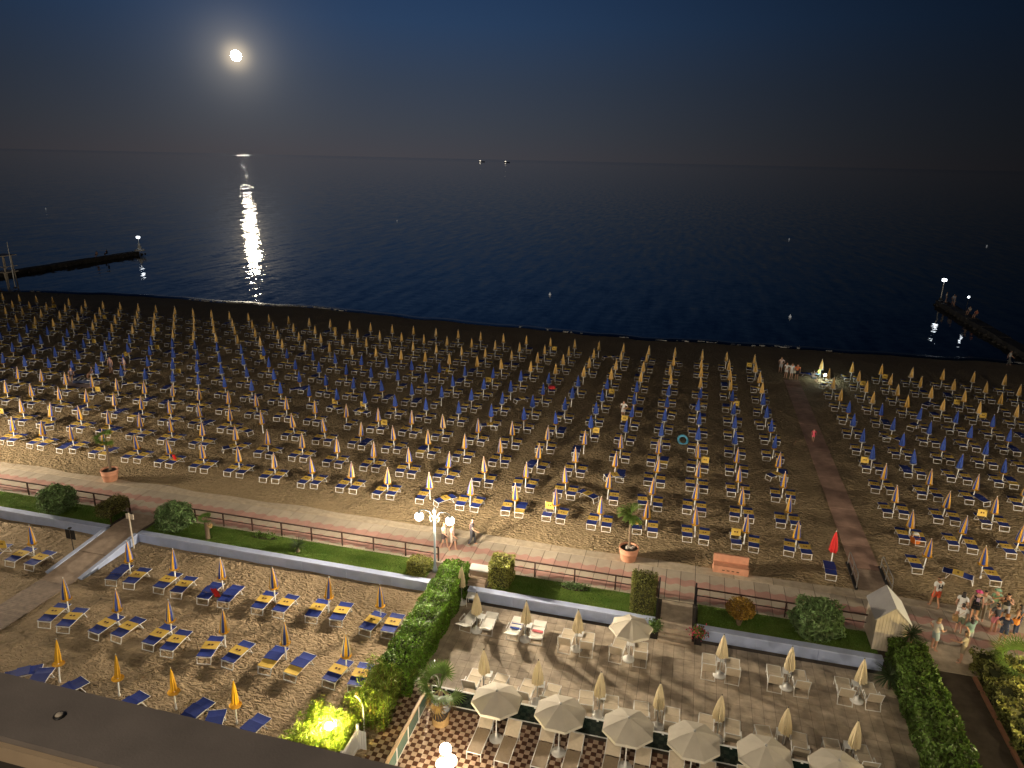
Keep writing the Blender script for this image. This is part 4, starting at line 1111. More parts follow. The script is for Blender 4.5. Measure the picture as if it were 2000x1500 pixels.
MB().box(-8.9, 12, 22.98, 23.35, LV, LV + .22).build('planting_strip', M_SOIL, deck)
g2 = thing('side_balustrade', 'tan-railed green glass balustrade between the walkway and the patio', 'balustrade', (-9.02, 0, LV))
MB().box(-.06, .06, 17.2, 22.85, .90, .95).build('handrail', M_WOODR, g2); MB().box(-.025, .025, 17.2, 22.85, .16, .19).build('bottom_rail', M_WHITE, g2)
gm2 = MB().box(-.008, .008, .03, 1.05, .19, .90).mesh('glass_pane', [M_GLASSG]); pm2 = MB().box(-.025, .025, -.025, .025, 0, .90).mesh('post', [M_WHITE])
for i in range(6):
    y = 17.35 + 1.09 * i; link('post', pm2, g2, (0, y, 0))
    if i < 5: link('glass_pane', gm2, g2, (0, y, 0))
sh = thing('shower_hoop', 'white hooped shower pipe at the corner of the balustrade behind the fan palm', 'shower', (-8.55, 22.75, LV))
MB().tube([(0, 0, 0), (0, 0, 1.35), (-.06, 0, 1.5), (-.2, 0, 1.55), (-.33, 0, 1.48)], .022, 6).build('pipe', M_WHITE, sh); MB().lathe([(.06, 1.42), (.05, 1.46), (.02, 1.49)], 8, 0, (-.33, 0, 0)).build('shower_head', M_WHITE, sh)
ar = thing('pipe_arch', 'short white curved pipe standing over the bamboo by the white fence', 'pipe', (-10.9, 20.7, LV))
MB().tube([(0, 0, 0), (0, 0, 1.15), (-.05, .0, 1.35), (-.2, .05, 1.5), (-.38, .1, 1.55)], .03, 7).build('pipe', M_WHITE, ar)
# white slatted fence by the garden lamp
fe = thing('white_fence', 'white slatted fence panel beside the bamboo and the checkered walkway', 'fence', (-10.72, 18.6, LV))
sl = MB().box(-.012, .012, 0, .085, .05, 1.0).mesh('slat', [M_WHITE])
for i in range(12): link('slat', sl, fe, (0, .1 * i, 0))
MB().box(-.04, .04, 1.2, 1.28, 0, 1.18).build('post', M_WHITE, fe); MB().box(-.04, .04, -.06, 0, 0, 1.12).build('post', M_WHITE, fe); MB().box(.013, .035, 0, 1.2, .88, .94).build('rail', M_WHITE, fe); MB().box(.013, .035, 0, 1.2, .15, .21).build('rail', M_WHITE, fe)
sl2 = MB().box(0, .085, -.012, .012, .05, .9).mesh('slat', [M_WHITE])
for i in range(3): link('slat', sl2, fe, (.05 + .1 * i, 1.24, 0))

# garden lamps
M_FLOOD = glow_mat('flood_lens', (1, .93, .6), 9.0)
fl = thing('garden_floodlight', 'bright yellow garden lamp glowing inside the bamboo by the parapet', 'lamp', (-11.75, 19.55, LV))
MB().tube([(0, 0, 0), (0, 0, .95)], .03, 6).build('stake', M_BLACKM, fl); MB().ball((0, 0, 1.08), .16, 0, 12, 8).build('bulb', M_FLOOD, fl, smooth=True); lamp(fl, (0, 0, 1.08), 1500, (1, .80, .24))
MB().lathe([(.08, .90), (.11, .95), (.06, .97)], 10).build('collar', M_BLACKM, fl)
M_PGLOBE = glow_mat('patio_globe', (1, .92, .75), 7.0)
gl = thing('patio_lamp', 'cluster of glowing white globe lamps at the bottom edge of the patio', 'lamp', (-7.0, 19.45, LV))
MB().tube([(0, 0, 0), (0, 0, .95)], .03, 6).build('stem', M_BLACKM, gl)
for dx, dy, z in ((-.12, .12, 1.22), (.16, -.1, .98), (-.14, -.2, .85)):
    MB().ball((dx, dy, z), .22, 0, 14, 9).build('globe', M_PGLOBE, gl, smooth=True); lamp(gl, (dx, dy, z), 70, (1, .74, .44), .15); MB().tube([(0, 0, .6), (dx, dy, z - .2)], .015, 5).build('branch', M_BLACKM, gl)
M_SPOTL = glow_mat('hedge_lamp_lens', (1, .85, .5), 6.0)
hl = thing('hedge_lamp', 'warm garden lamp behind the shaggy hedge at the lower right', 'lamp', (16.1, 26.6, LV))
MB().tube([(0, 0, 0), (0, 0, 2.2)], .03, 6).build('stake', M_BLACKM, hl); MB().ball((0, 0, 2.32), .13, 0, 12, 8).build('bulb', M_SPOTL, hl, smooth=True); lamp(hl, (0, 0, 2.32), 1500, (1, .76, .30))

# ------------------------------------------------------------------ hut, bench, signs
hu = thing('gabled_hut', 'small beige boarded hut with gable roof coloured as lit and shaded beside the side path', 'hut', (10.03, 31.9, 0))
w, dpt, e, rg_ = .66, .88, 1.72, 2.36
b = MB(); b.box(-w, w, -dpt + .03, dpt - .03, 0, e - .02)
b.add([(-w, -dpt + .03, e - .02), (w, -dpt + .03, e - .02), (0, -dpt + .03, rg_ - .06), (-w, dpt - .03, e - .02), (w, dpt - .03, e - .02), (0, dpt - .03, rg_ - .06)], [(0, 1, 2), (4, 3, 5), (0, 2, 5, 3), (2, 1, 4, 5)])
b.build('walls', M_HUT, hu)
n = 10
for i in range(n):
    x0 = -w + 2 * w * i / n; x1 = x0 + 2 * w / n - .012; zt = lambda x: e + (rg_ - e) * (1 - abs(x) / w) - .05
    MB().add([(x0, -dpt, 0), (x1, -dpt, 0), (x1, -dpt, zt(x1)), (x0, -dpt, zt(x0)), (x0, -dpt + .028, 0), (x1, -dpt + .028, 0), (x1, -dpt + .028, zt(x1)), (x0, -dpt + .028, zt(x0))],
             [(0, 1, 2, 3), (0, 3, 7, 4), (1, 5, 6, 2), (3, 2, 6, 7)]).build('board', M_HUT, hu)
for s, m in ((-1, M_ROOFSHADE), (1, M_WHITEP)):  # shaded and lit side of the roof put into two colours
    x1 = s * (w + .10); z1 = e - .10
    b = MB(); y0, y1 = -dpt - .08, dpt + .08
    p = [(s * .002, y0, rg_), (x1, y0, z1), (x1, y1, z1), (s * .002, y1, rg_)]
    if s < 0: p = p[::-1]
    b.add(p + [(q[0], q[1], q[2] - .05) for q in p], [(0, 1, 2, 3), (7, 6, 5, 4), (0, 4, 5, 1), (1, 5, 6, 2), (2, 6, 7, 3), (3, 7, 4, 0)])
    o = b.build('roof_slope', m, hu); o['label'] = 'left-facing roof slope with its shade coloured grey' if s < 0 else 'right-facing roof slope with its light coloured white'
be = thing('terracotta_bench', 'terracotta coloured masonry bench on the sand side of the promenade', 'bench', (3.3, 35.95, 0))
MB().box(-.92, .92, -.28, .25, 0, .40).build('seat', M_TERRA, be); MB().box(-.92, .92, .26, .38, 0, .82).build('backrest', M_TERRA, be)
for x in (-.45, -.2, .05, .3): MB().box(x, x + .14, -.288, -.281, .16, .21).build('embossed_mark', M_SOIL, be)
ts = thing('wooden_sign', 'tall pale wooden sign post with a small board beside the ramp', 'sign', (-29.45, 29.65, LV))
MB().tube([(0, 0, 0), (-.02, 0, 2.25)], .045, 7).build('post', M_HUT, ts); MB().box(-.26, .24, .03, .07, 1.82, 2.15).build('board', M_HUT, ts)
bs = thing('black_sign', 'black rectangular sign on a thin post left of the ramp', 'sign', (-32.3, 28.35, LV))
MB().tube([(0, 0, 0), (0, 0, 1.5)], .022, 6).build('post', M_BLACKM, bs); MB().box(-.31, -.04, -.04, -.01, .85, 1.42).build('board', M_BLACKM, bs); MB().box(.04, .31, -.04, -.01, .85, 1.42).build('board', M_BLACKM, bs); MB().lathe([(.10, 1.5), (.11, 1.53), (.05, 1.56)], 8).build('cap', M_BLACKM, bs)

# ------------------------------------------------------------------ sea things
M_STONE = mat('pier_stone', (.06, .055, .05), .9, .3, 1.2, .5, 6)
M_LAMPW = mat('pier_lamp', (.9, .9, .9), .4, emit=(.85, .92, 1.0), estr=7)
def pier(x, y0, y1, label):
    p = thing('stone_pier', label, 'pier', (x, 0, SEAZ)); n = int((y1 - y0) / 3)
    bm_ = MB().box(-.8, .8, 0, 2.94, -.8, .75).mesh('pier_block', [M_STONE])
    for i in range(n): link('pier_block', bm_, p, (random.gauss(0, .05), y0 + 3 * i, random.gauss(0, .03)))
    rnd = random.Random(3); b = MB()
    for i in range(70):
        s = rnd.choice((-1, 1)); b.ball((s * rnd.uniform(.75, 1.05), rnd.uniform(y0, y1), rnd.uniform(-.1, .2)), rnd.uniform(.2, .4), 0, 6, 4, .7)
    tag(b.build('rocks', M_STONE, p), kind='stuff')
pier(-117.5, 92, 133, 'dark stone pier reaching into the sea at the far left'); pier(39.5, 92, 133, 'dark stone pier reaching into the sea at the far right')
def pier_lamp(loc, hgt, label, cone):
    p = thing('pier_lamp', label, 'lamp', loc)
    MB().lathe([(.09, 0), (.06, hgt)], 8).build('pole', M_WHITE, p); MB().box(-.30, .30, -.2, .2, hgt, hgt + .36).build('lantern', M_LAMPW, p)
    if cone: MB().lathe([(1.1, 0), (1.0, .25), (.45, .45), (.32, 1.0), (.12, 1.6)], 12).build('base', M_WHITE, p)
    else: MB().lathe([(.3, 0), (.25, .3), (.1, .4)], 10).build('base', M_STONE, p)
pier_lamp((-117.5, 132.0, SEAZ + .75), 2.7, 'white beacon lamp on a conical base at the tip of the left pier', True)
pier_lamp((39.5, 131.5, SEAZ + .75), 3.1, 'lamp on a thin pole at the tip of the right pier', False)
M_BUOY = mat('buoy_white_glow', (.8, .8, .8), .5, emit=(.9, .95, 1), estr=.12)  # faint glow put into the float colour, the buoys carry no lamp
for x, y, lab in ((-103, 238, 'tiny yellow-green buoy left of centre on the sea'), (-23.2, 116, 'tiny white buoy near the shore at the centre'), (14, 111, 'tiny white buoy near the shore right of centre'), (26.3, 235, 'small pale buoy far out on the right'), (82, 242, 'small pale buoy farthest right on the sea'), (-238, 223, 'tiny pale buoy at the far left of the sea')):
    p = thing('sea_buoy', lab, 'buoy', (x, y, SEAZ), 0, 'buoys on the sea'); MB().ball((0, 0, .12), .20, 0, 10, 6).build('float', M_BUOY, p, smooth=True); MB().lathe([(.08, .3), (.05, .45), (.001, .5)], 8).build('top', M_BUOY, p)
M_SHIP = mat('ship_lights', (.8, .8, .7), .5, emit=(1, .88, .7), estr=3.0); M_HULL = mat('ship_hull', (.03, .03, .035), .6)
for x, y, lab in ((-1456 * 1.1, 4796 * 1.1, 'far ship with brighter lights on the horizon'), (-1314 * 1.1, 4916 * 1.1, 'far ship with fainter lights on the horizon, right of the brighter one')):
    p = thing('distant_ship', lab, 'ship', (x, y, SEAZ), .3, 'ships on the horizon')
    MB().add([(-22, -4, 0), (18, -4, 0), (26, 0, 5), (18, 4, 0), (-22, 4, 0), (-22, -5, 5), (18, -5, 5), (18, 5, 5), (-22, 5, 5)], [(0, 1, 6, 5), (1, 2, 6), (3, 7, 2), (4, 8, 7, 3), (0, 5, 8, 4), (5, 6, 2, 7, 8)]).build('hull', M_HULL, p)
    MB().box(-18, -6, -3.5, 3.5, 5, 12).build('deckhouse', M_HULL, p); MB().box(-17, -7, -3.9, -3.6, 7, 10).build('lit_windows', M_SHIP, p)
# lifeguard tower and flagpole at the far left edge of the beach
lt = thing('lifeguard_tower', 'pale wooden lifeguard tower standing at the left edge of the beach', 'tower', (-106.2, 90.2, SEAZ))
for sx in (-.7, .7):
    for sy in (-.7, .7): MB().tube([(sx * 1.3, sy * 1.3, 0), (sx, sy, 5.2)], .09, 6).build('leg', M_HUT, lt)
MB().box(-1.2, 1.2, -1.2, 1.2, 2.6, 2.75).build('platform', M_HUT, lt); MB().box(-1.2, 1.2, -1.2, -1.12, 3.5, 3.6).build('rail', M_HUT, lt); MB().box(1.12, 1.2, -1.2, 1.2, 3.5, 3.6).build('rail', M_HUT, lt)
MB().box(-1.3, 1.3, -1.3, 1.3, 5.2, 5.3).build('roof', M_HUT, lt); MB().tube([(1.2, -1.1, 0), (1.0, -1.2, 2.7)], .06, 5).build('ladder', M_HUT, lt)
fp = thing('flagpole', 'tall bare pale flagpole beside the lifeguard tower', 'flagpole', (-103.7, 89.2, SEAZ + .3))
MB().lathe([(.09, 0), (.05, 7.2), (.001, 7.25)], 8).build('pole', M_WHITE, fp); MB().lathe([(.3, 0), (.25, .2), (.1, .25)], 8).build('foot', M_STONE, fp)

# the moon
M_MOON = mat('moon_disc', (.9, .9, .9), 1.0, emit=(1, .86, .62), estr=240)
mo = tag(MB().ball((0, 0, 0), 9000 * math.tan(R(.35)), 0, 24, 14).build('moon', M_MOON, None, tuple(Vector((0, 0, CAMH)) + MOON * 9000), smooth=True), 'bright full moon low over the sea on the left', 'moon')

# ------------------------------------------------------------------ balcony parapet in the near corner
M_PARA = mat('grey_coping', (.22, .19, .165), .7, .12, 9, .08, 200); M_PARB = mat('lit_lip_beige', (.45, .34, .22), .8, .05, 20)
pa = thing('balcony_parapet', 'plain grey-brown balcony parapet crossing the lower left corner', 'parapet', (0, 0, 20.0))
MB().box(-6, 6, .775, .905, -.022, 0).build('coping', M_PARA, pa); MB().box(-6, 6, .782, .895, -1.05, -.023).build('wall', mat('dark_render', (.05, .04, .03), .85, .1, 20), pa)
MB().box(-6, 6, .764, .774, -.045, -.012).build('inner_lip', M_PARB, pa)  # room light on the inner face put into the beige colour
MB().lathe([(.011, 0), (.011, .0015), (.008, .003)], 20, 0, (-1.062, .842, 0)).build('bolt_ring', M_BLACKM, pa, smooth=True); MB().lathe([(.0075, .0031), (.006, .0052), (.001, .006)], 18, 0, (-1.062, .842, 0)).build('bolt_head', M_HUT, pa, smooth=True)  # head coloured pale to hold its highlight
tag(MB().box(-6, 6, -2.5, .76, -1.15, -1.06).build('balcony_floor', M_DECK, None, (0, 0, 20.0)), kind='structure')

# ------------------------------------------------------------------ people
def skin_body(pose):
    """one continuous body grown over a posed skeleton; returns mesh + list of bone segments for dressing it"""
    P = pose; V = []; E = []; Rr = []; lab = []
    def vtx(p, r, l): V.append(Vector(p)); Rr.append(r); lab.append(l); return len(V) - 1
    root = vtx(P['pelvis'], .135, 'hip')
    sp = vtx(P['spine'], .125, 'torso'); ch = vtx(P['chest'], .145, 'torso'); nk = vtx(P['neck'], .058, 'skin'); hd = vtx(P['head'], .088, 'head'); ht = vtx(P['crown'], .080, 'head')
    E += [(root, sp), (sp, ch), (ch, nk), (nk, hd), (hd, ht)]
    for s in ('l', 'r'):
        sh = vtx(P['shoulder_' + s], .068, 'torso'); el = vtx(P['elbow_' + s], .042, 'arm'); wr = vtx(P['wrist_' + s], .029, 'fore'); ha = vtx(P['hand_' + s], .032, 'fore')
        E += [(ch, sh), (sh, el), (el, wr), (wr, ha)]
        hp = vtx(P['hip_' + s], .098, 'hip'); kn = vtx(P['knee_' + s], .058, 'thigh'); an = vtx(P['ankle_' + s], .040, 'shin'); to = vtx(P['toe_' + s], .036, 'foot')
        E += [(root, hp), (hp, kn), (kn, an), (an, to)]
    me = bpy.data.meshes.new('body'); me.from_pydata([tuple(v) for v in V], E, [])
    o = bpy.data.objects.new('body', me); COL.objects.link(o)
    m = o.modifiers.new('skin', 'SKIN'); m.use_smooth_shade = True
    for i, r in enumerate(Rr): me.skin_vertices[0].data[i].radius = (r, r * (.80 if lab[i] in ('torso', 'hip') else 1))
    me.skin_vertices[0].data[root].use_root = True
    o.modifiers.new('sub', 'SUBSURF').levels = 1
    dg = bpy.context.evaluated_depsgraph_get(); out = bpy.data.meshes.new_from_object(o.evaluated_get(dg))
    bpy.data.objects.remove(o); bpy.data.meshes.remove(me)
    segs = [(V[a], V[b_], lab[b_] if lab[b_] not in ('torso',) else 'torso') for a, b_ in E]
    return out, segs
def seg_of(p, segs):
    best = None; bd = 1e9; bt = 0
    for a, b_, l in segs:
        d = b_ - a; L2 = d.length_squared; tt = 0 if L2 == 0 else max(0, min(1, (p - a).dot(d) / L2)); q = (p - a - d * tt).length
        if q < bd: bd = q; best = l; bt = tt
    return best, bt
def std_pose(kind):
    P = dict(pelvis=(0, 0, .95), spine=(0, -.01, 1.13), chest=(0, 0, 1.34), neck=(0, .01, 1.50), head=(0, .025, 1.60), crown=(0, .03, 1.685))
    for s, k in (('l', -1), ('r', 1)):
        P['shoulder_' + s] = (k * .185, 0, 1.40); P['elbow_' + s] = (k * .25, -.02, 1.12); P['wrist_' + s] = (k * .26, .06, .88); P['hand_' + s] = (k * .255, .09, .80)
        P['hip_' + s] = (k * .095, 0, .90); P['knee_' + s] = (k * .10, .02, .49); P['ankle_' + s] = (k * .11, 0, .075); P['toe_' + s] = (k * .13, .16, .035)
    if kind == 'walk':
        P['knee_l'] = (-.10, .13, .50); P['ankle_l'] = (-.11, .16, .08); P['toe_l'] = (-.12, .32, .05); P['knee_r'] = (.10, -.01, .49); P['ankle_r'] = (.10, -.19, .11); P['toe_r'] = (.11, -.07, .035)
        P['elbow_l'] = (-.25, -.14, 1.14); P['wrist_l'] = (-.25, -.16, .90); P['hand_l'] = (-.25, -.14, .82); P['elbow_r'] = (.25, .10, 1.14); P['wrist_r'] = (.22, .30, 1.0); P['hand_r'] = (.21, .37, .96)
    if kind == 'photo':
        for s, k in (('l', -1), ('r', 1)): P['elbow_' + s] = (k * .23, .16, 1.22); P['wrist_' + s] = (k * .10, .34, 1.42); P['hand_' + s] = (k * .06, .40, 1.48)
    if kind == 'hips':
        P['elbow_l'] = (-.38, -.08, 1.16); P['wrist_l'] = (-.20, .02, 1.02); P['hand_l'] = (-.14, .05, .99)
        P['elbow_r'] = (.26, .06, 1.15); P['wrist_r'] = (.16, .28, 1.12); P['hand_r'] = (.12, .35, 1.13)
    if kind == 'reach':
        P['elbow_l'] = (-.24, .14, 1.16); P['wrist_l'] = (-.20, .38, 1.10); P['hand_l'] = (-.19, .47, 1.10)
        P['elbow_r'] = (.30, .02, 1.62); P['wrist_r'] = (.14, .08, 1.80); P['hand_r'] = (.09, .09, 1.86)
    if kind == 'sit':
        dz = -.42
        for q in list(P):
            if not q.startswith(('knee', 'ankle', 'toe')): a = P[q]; P[q] = (a[0], a[1] - .05, a[2] + dz)
        for s, k in (('l', -1), ('r', 1)): P['knee_' + s] = (k * .14, .40, .50); P['ankle_' + s] = (k * .13, .42, .08); P['toe_' + s] = (k * .13, .58, .035); P['wrist_' + s] = (k * .18, .22, .60); P['hand_' + s] = (k * .16, .30, .56); P['elbow_' + s] = (k * .25, .02, .72)
    return P
BODY = {}
def hands(b, P):
    for s, k in (('l', -1), ('r', 1)):
        w = Vector(P['wrist_' + s]); h = Vector(P['hand_' + s]); d = (h - w).normalized(); side = d.cross(Vector((k, 0, .15))).normalized(); nrm = side.cross(d)
        for i, (o_, L) in enumerate(((-.027, .062), (-.009, .074), (.009, .070), (.026, .055))):
            p = h + side * o_ + d * .012; b.tube([p, p + d * L * .55 - nrm * .006 * k, p + d * L * .95 - nrm * .024 * k], [.0085, .0078, .006], 5)
        p = w + d * .03 + side * .022; b.tube([p, p + side * .030 + d * .03, p + side * .034 + d * .062], [.010, .009, .007], 5)
    return b
def body(kind):
    if kind in BODY: return BODY[kind]
    P = std_pose(kind); me, segs = skin_body(P)
    co = [v.co.copy() for v in me.vertices]; no = [v.normal.copy() for v in me.vertices]
    fl = []
    for p in me.polygons:
        c = sum((co[i] for i in p.vertices), Vector()) / len(p.vertices); fl.append((tuple(p.vertices), *seg_of(c, segs), c))
    bm_ = MB(); bm_.v = [tuple(c) for c in co]; bm_.f = [f[0] for f in fl]; bm_.m = [0] * len(fl); hands(bm_, P)
    h = Vector(P['head']); fw = Vector((0, 1, 0))       # nose, ears
    bm_.add([h + Vector(q) for q in ((-.014, .080, .0), (.014, .080, .0), (0, .108, -.004), (0, .082, .045))], [(0, 2, 3), (2, 1, 3), (0, 1, 2)])
    for s in (-1, 1): bm_.ball(tuple(h + Vector((s * .088, 0, .01))), .022, 0, 6, 4, 1.4)
    def shell(test, off):
        use = [f for f in fl if test(f)]; idx = {}; b = MB()
        for f in use:
            for i in f[0]: idx.setdefault(i, len(idx))
        b.add([co[i] + no[i] * off for i in idx], [tuple(idx[i] for i in f[0]) for f in use])
        return b
    B = {'body': bm_, 'P': P,
         'tee': shell(lambda f: (f[1] == 'torso') or (f[1] == 'hip' and f[2] < .35 and f[3].z > P['pelvis'][2] - .02) or (f[1] == 'arm' and f[2] < .55) or (f[1] == 'skin' and f[2] < .35), .016),
         'top': shell(lambda f: (f[1] == 'torso' and f[3].z < P['shoulder_l'][2] + .02), .012),
         'shorts': shell(lambda f: (f[1] == 'hip') or (f[1] == 'torso' and f[2] < .25 and f[3].z < P['spine'][2] - .06) or (f[1] == 'thigh' and f[2] < .72), .022),
         'skirt': shell(lambda f: (f[1] == 'hip') or (f[1] == 'thigh' and f[2] < .5), .035),
         'trousers': shell(lambda f: f[1] in ('hip', 'thigh') or (f[1] == 'shin' and f[2] < .9), .018),
         'hair': shell(lambda f: f[1] == 'head' and (f[3].z > h.z + .035 or f[3].y < h.y - .03) , .012),
         'longhair': shell(lambda f: (f[1] == 'head' and (f[3].z > h.z + .035 or f[3].y < h.y - .02)) or (f[1] == 'skin' and f[3].y < P['neck'][1]), .020)}
    fc = MB()
    for s in (-1, 1): fc.ball(tuple(h + Vector((s * .032, .080, .022))), .011, 0, 6, 4); fc.box(h.x + s * .032 - .018, h.x + s * .032 + .018, h.y + .080, h.y + .092, h.z + .042, h.z + .050, 1)
    fc.box(h.x - .022, h.x + .022, h.y + .076, h.y + .090, h.z - .036, h.z - .028, 2)
    B['face'] = fc; BODY[kind] = B
    B['meshes'] = {}
    return B
CM = {}
def cloth(c): 
    k = 'cloth_%02x%02x%02x' % tuple(int(255 * x) for x in c)
    return mat(k, c, .85, .06, 20)
SK = [mat('skin_light', (.52, .30, .205), .55, spec=.35), mat('skin_tan', (.40, .21, .13), .55, spec=.35)]
HA = {'dark': mat('dark_hair', (.022, .015, .011), .6), 'brown': mat('brown_hair', (.085, .048, .025), .6), 'grey': mat('grey_hair', (.30, .28, .26), .6), 'blond': mat('fair_hair', (.30, .20, .09), .6), 'ginger': mat('ginger_hair', (.30, .11, .03), .6)}
M_EYE = mat('eye', (.03, .02, .02), .3); M_LIP = mat('lip', (.36, .12, .10), .5)
def person(label, loc, rz, kind='stand', top=('tee', (.7, .7, .7)), low=('shorts', (.2, .2, .3)), hair=('hair', 'brown'), skin=0, scale=1.0, group=None, extra=None):
    B = body(kind); r_ = thing('person', label, 'person', loc, rz, group); r_.scale = (scale,) * 3
    B['body'].build('body', SK[skin], r_, smooth=True)
    fc = B['face']; fc.build('face', [M_EYE, HA[hair[1]], M_LIP], r_)
    for nm, m in ((low[0], cloth(low[1]) if low else None), (top[0], cloth(top[1])), (hair[0], HA[hair[1]])):
        B[nm].build({'tee': 'shirt', 'top': 'shirt', 'longhair': 'hair'}.get(nm, nm), m, r_, smooth=True)
    if extra:
        for nm, fn, m in extra: fn(B['P']).build(nm, m, r_)
    return r_
def hat(col):
    return ('hat', lambda P: MB().lathe([(.105, .0), (.17, -.005), (.17, .005), (.108, .02), (.10, .07), (.07, .10), (.001, .11)], 14, 0, (P['head'][0], P['head'][1], P['head'][2] + .05)), cloth(col))
def bag(col, side=1):
    return ('bag', lambda P: MB().box(side * .24 - .10, side * .24 + .10, -.14, .12, .72, .98).tube([(side * .2, 0, .98), (side * .1, .10, 1.25), (-side * .12, .02, 1.43), (-side * .05, -.12, 1.3), (side * .2, -.10, .98)], .012, 4), cloth(col))
def phone(P):
    a = (Vector(P['hand_l']) + Vector(P['hand_r'])) / 2; return MB().box(a.x - .07, a.x + .07, a.y + .05, a.y + .06, a.z - .02, a.z + .06)
gp = 'evening strollers gathered on the promenade at the right'
WHT = (.70, .70, .68); BLK = (.018, .018, .022); NVY = (.025, .035, .08)
p_ = person('man in white t-shirt with dark back print and orange-red shorts, walking seaward', (13.1, 35.35, .03), R(18), 'walk', ('tee', WHT), ('shorts', (.60, .09, .035)), ('hair', 'brown'), 1, 1.04, gp,
       [('back_print', lambda P: MB().box(-.10, -.045, -.150, -.138, 1.14, 1.38).box(.045, .10, -.150, -.138, 1.14, 1.38).box(-.05, .05, -.150, -.139, 1.2, 1.27), cloth(BLK))])
person('man in grey-white polo and pale blue shorts standing by the hedge end, hand on hip', (12.1, 31.75, -.01), R(-70), 'hips', ('tee', (.55, .53, .50)), ('shorts', (.30, .38, .42)), ('hair', 'blond'), 0, 1.02, gp)
person('person in beige top reaching out an arm beside the shaggy hedge', (13.05, 31.1, -.01), R(60), 'reach', ('tee', (.50, .44, .33)), ('shorts', (.32, .26, .18)), ('longhair', 'brown'), 0, .97, gp)
person('woman in white blouse at the left of the gathered group', (13.95, 34.5, .03), R(-30), 'stand', ('tee', WHT), ('skirt', WHT), ('longhair', 'dark'), 0, .95, gp)
person('person in white t-shirt with tan shoulder bag, seen from behind', (13.6, 33.4, 0), R(-10), 'stand', ('tee', (.74, .73, .70)), ('shorts', (.10, .12, .10)), ('hair', 'dark'), 0, .98, gp, [bag((.50, .33, .15), -1)])
person('woman in black dress under a wide bright pink sun hat', (14.65, 34.75, .03), R(170), 'stand', ('top', BLK), ('skirt', BLK), ('longhair', 'dark'), 0, .98, gp, [hat((.62, .07, .22)), ('print', lambda P: MB().box(-.07, .07, .135, .15, 1.16, 1.36), cloth((.6, .45, .6)))])
person('woman in mint green top raising one arm, nearest the side path', (13.65, 32.35, 0), R(25), 'reach', ('tee', (.34, .50, .38)), ('skirt', (.60, .58, .50)), ('longhair', 'dark'), 0, .94, gp)
person('man in cream shirt and khaki trousers in the middle of the group', (15.0, 34.9, .03), R(150), 'hips', ('tee', (.62, .58, .46)), ('trousers', (.20, .17, .11)), ('hair', 'dark'), 0, .98, gp)
person('person in green cap and green t-shirt at the back of the group', (15.6, 35.2, .03), R(190), 'photo', ('tee', (.20, .33, .22)), ('shorts', (.15, .15, .15)), ('hair', 'dark'), 0, .97, gp, [hat((.20, .36, .26))])
person('person in charcoal t-shirt and rose pink shorts, seen from behind', (15.25, 33.95, 0), R(10), 'hips', ('tee', (.06, .06, .065)), ('shorts', (.55, .18, .20)), ('hair', 'dark'), 1, .96, gp)
person('woman in black top and grey shorts holding up a phone', (16.0, 34.95, .03), R(160), 'photo', ('top', BLK), ('shorts', (.34, .34, .36)), ('longhair', 'dark'), 0, .97, gp, [('phone', phone, cloth(BLK))])
person('ginger-haired person in navy shirt sitting at the near edge of the group', (15.35, 33.15, 0), R(-20), 'hips', ('tee', NVY), ('shorts', NVY), ('hair', 'ginger'), 0, .95, gp)
person('woman in black vest with orange shoulder bag on the right of the group', (16.25, 34.1, 0), R(40), 'stand', ('top', BLK), ('trousers', NVY), ('longhair', 'dark'), 0, .96, gp, [bag((.62, .22, .03), -1)])
person('person in pink t-shirt and pale blue shorts at the right edge', (17.3, 35.0, .03), R(70), 'stand', ('tee', (.62, .28, .32)), ('shorts', (.38, .44, .52)), ('hair', 'dark'), 0, .98, gp)
person('walker in cream top and dark skirt under the street lamp', (-12.3, 33.85, 0), R(-100), 'walk', ('tee', (.66, .52, .42)), ('skirt', (.08, .06, .06)), ('longhair', 'blond'), 0, .95, 'couple walking under the street lamp')
person('walker in pale pink top and light shorts under the street lamp', (-11.75, 33.7, 0), R(-95), 'walk', ('tee', (.62, .42, .36)), ('shorts', (.5, .4, .34)), ('hair', 'brown'), 0, 1.0, 'couple walking under the street lamp')
person('person in dark clothes leaning forward, walking right of the lamp couple', (-10.9, 34.6, 0), R(-80), 'walk', ('tee', (.06, .05, .06)), ('trousers', (.05, .05, .06)), ('hair', 'dark'), 0, 1.0, None)
g4 = 'people standing at the sea end of the boardwalk'
person('person in pale pink top beyond the end of the boardwalk', (9.6, 78.0, .03), R(170), 'hips', ('tee', (.66, .50, .46)), ('shorts', (.45, .42, .42)), ('hair', 'blond'), 0, 1.0, g4)
person('person in long white top at the end of the boardwalk, left one', (9.95, 75.9, .05), R(150), 'hips', ('tee', (.74, .74, .74)), ('skirt', (.72, .72, .72)), ('longhair', 'brown'), 0, 1.0, g4)
person('slim person in white at the end of the boardwalk, middle one', (10.45, 75.8, .05), R(200), 'stand', ('tee', (.74, .74, .74)), ('shorts', (.6, .6, .6)), ('hair', 'brown'), 0, 1.0, g4)
person('person in orange top and black shorts at the end of the boardwalk', (10.95, 75.6, .05), R(180), 'stand', ('tee', (.60, .16, .06)), ('shorts', BLK), ('hair', 'dark'), 1, 1.0, g4, [bag((.6, .6, .5), 1)])
person('child in bright pink walking on the boardwalk', (10.25, 57.6, .05), R(165), 'walk', ('tee', (.72, .10, .16)), ('skirt', (.70, .12, .18)), ('longhair', 'dark'), 0, .66)
person('person in yellow-green top crouched by the bright torch in the right rear rows', (13.2, 77.0, .03), R(60), 'sit', ('tee', (.45, .50, .10)), ('shorts', (.2, .3, .4)), ('hair', 'brown'), 0, 1.0, 'people with a torch')
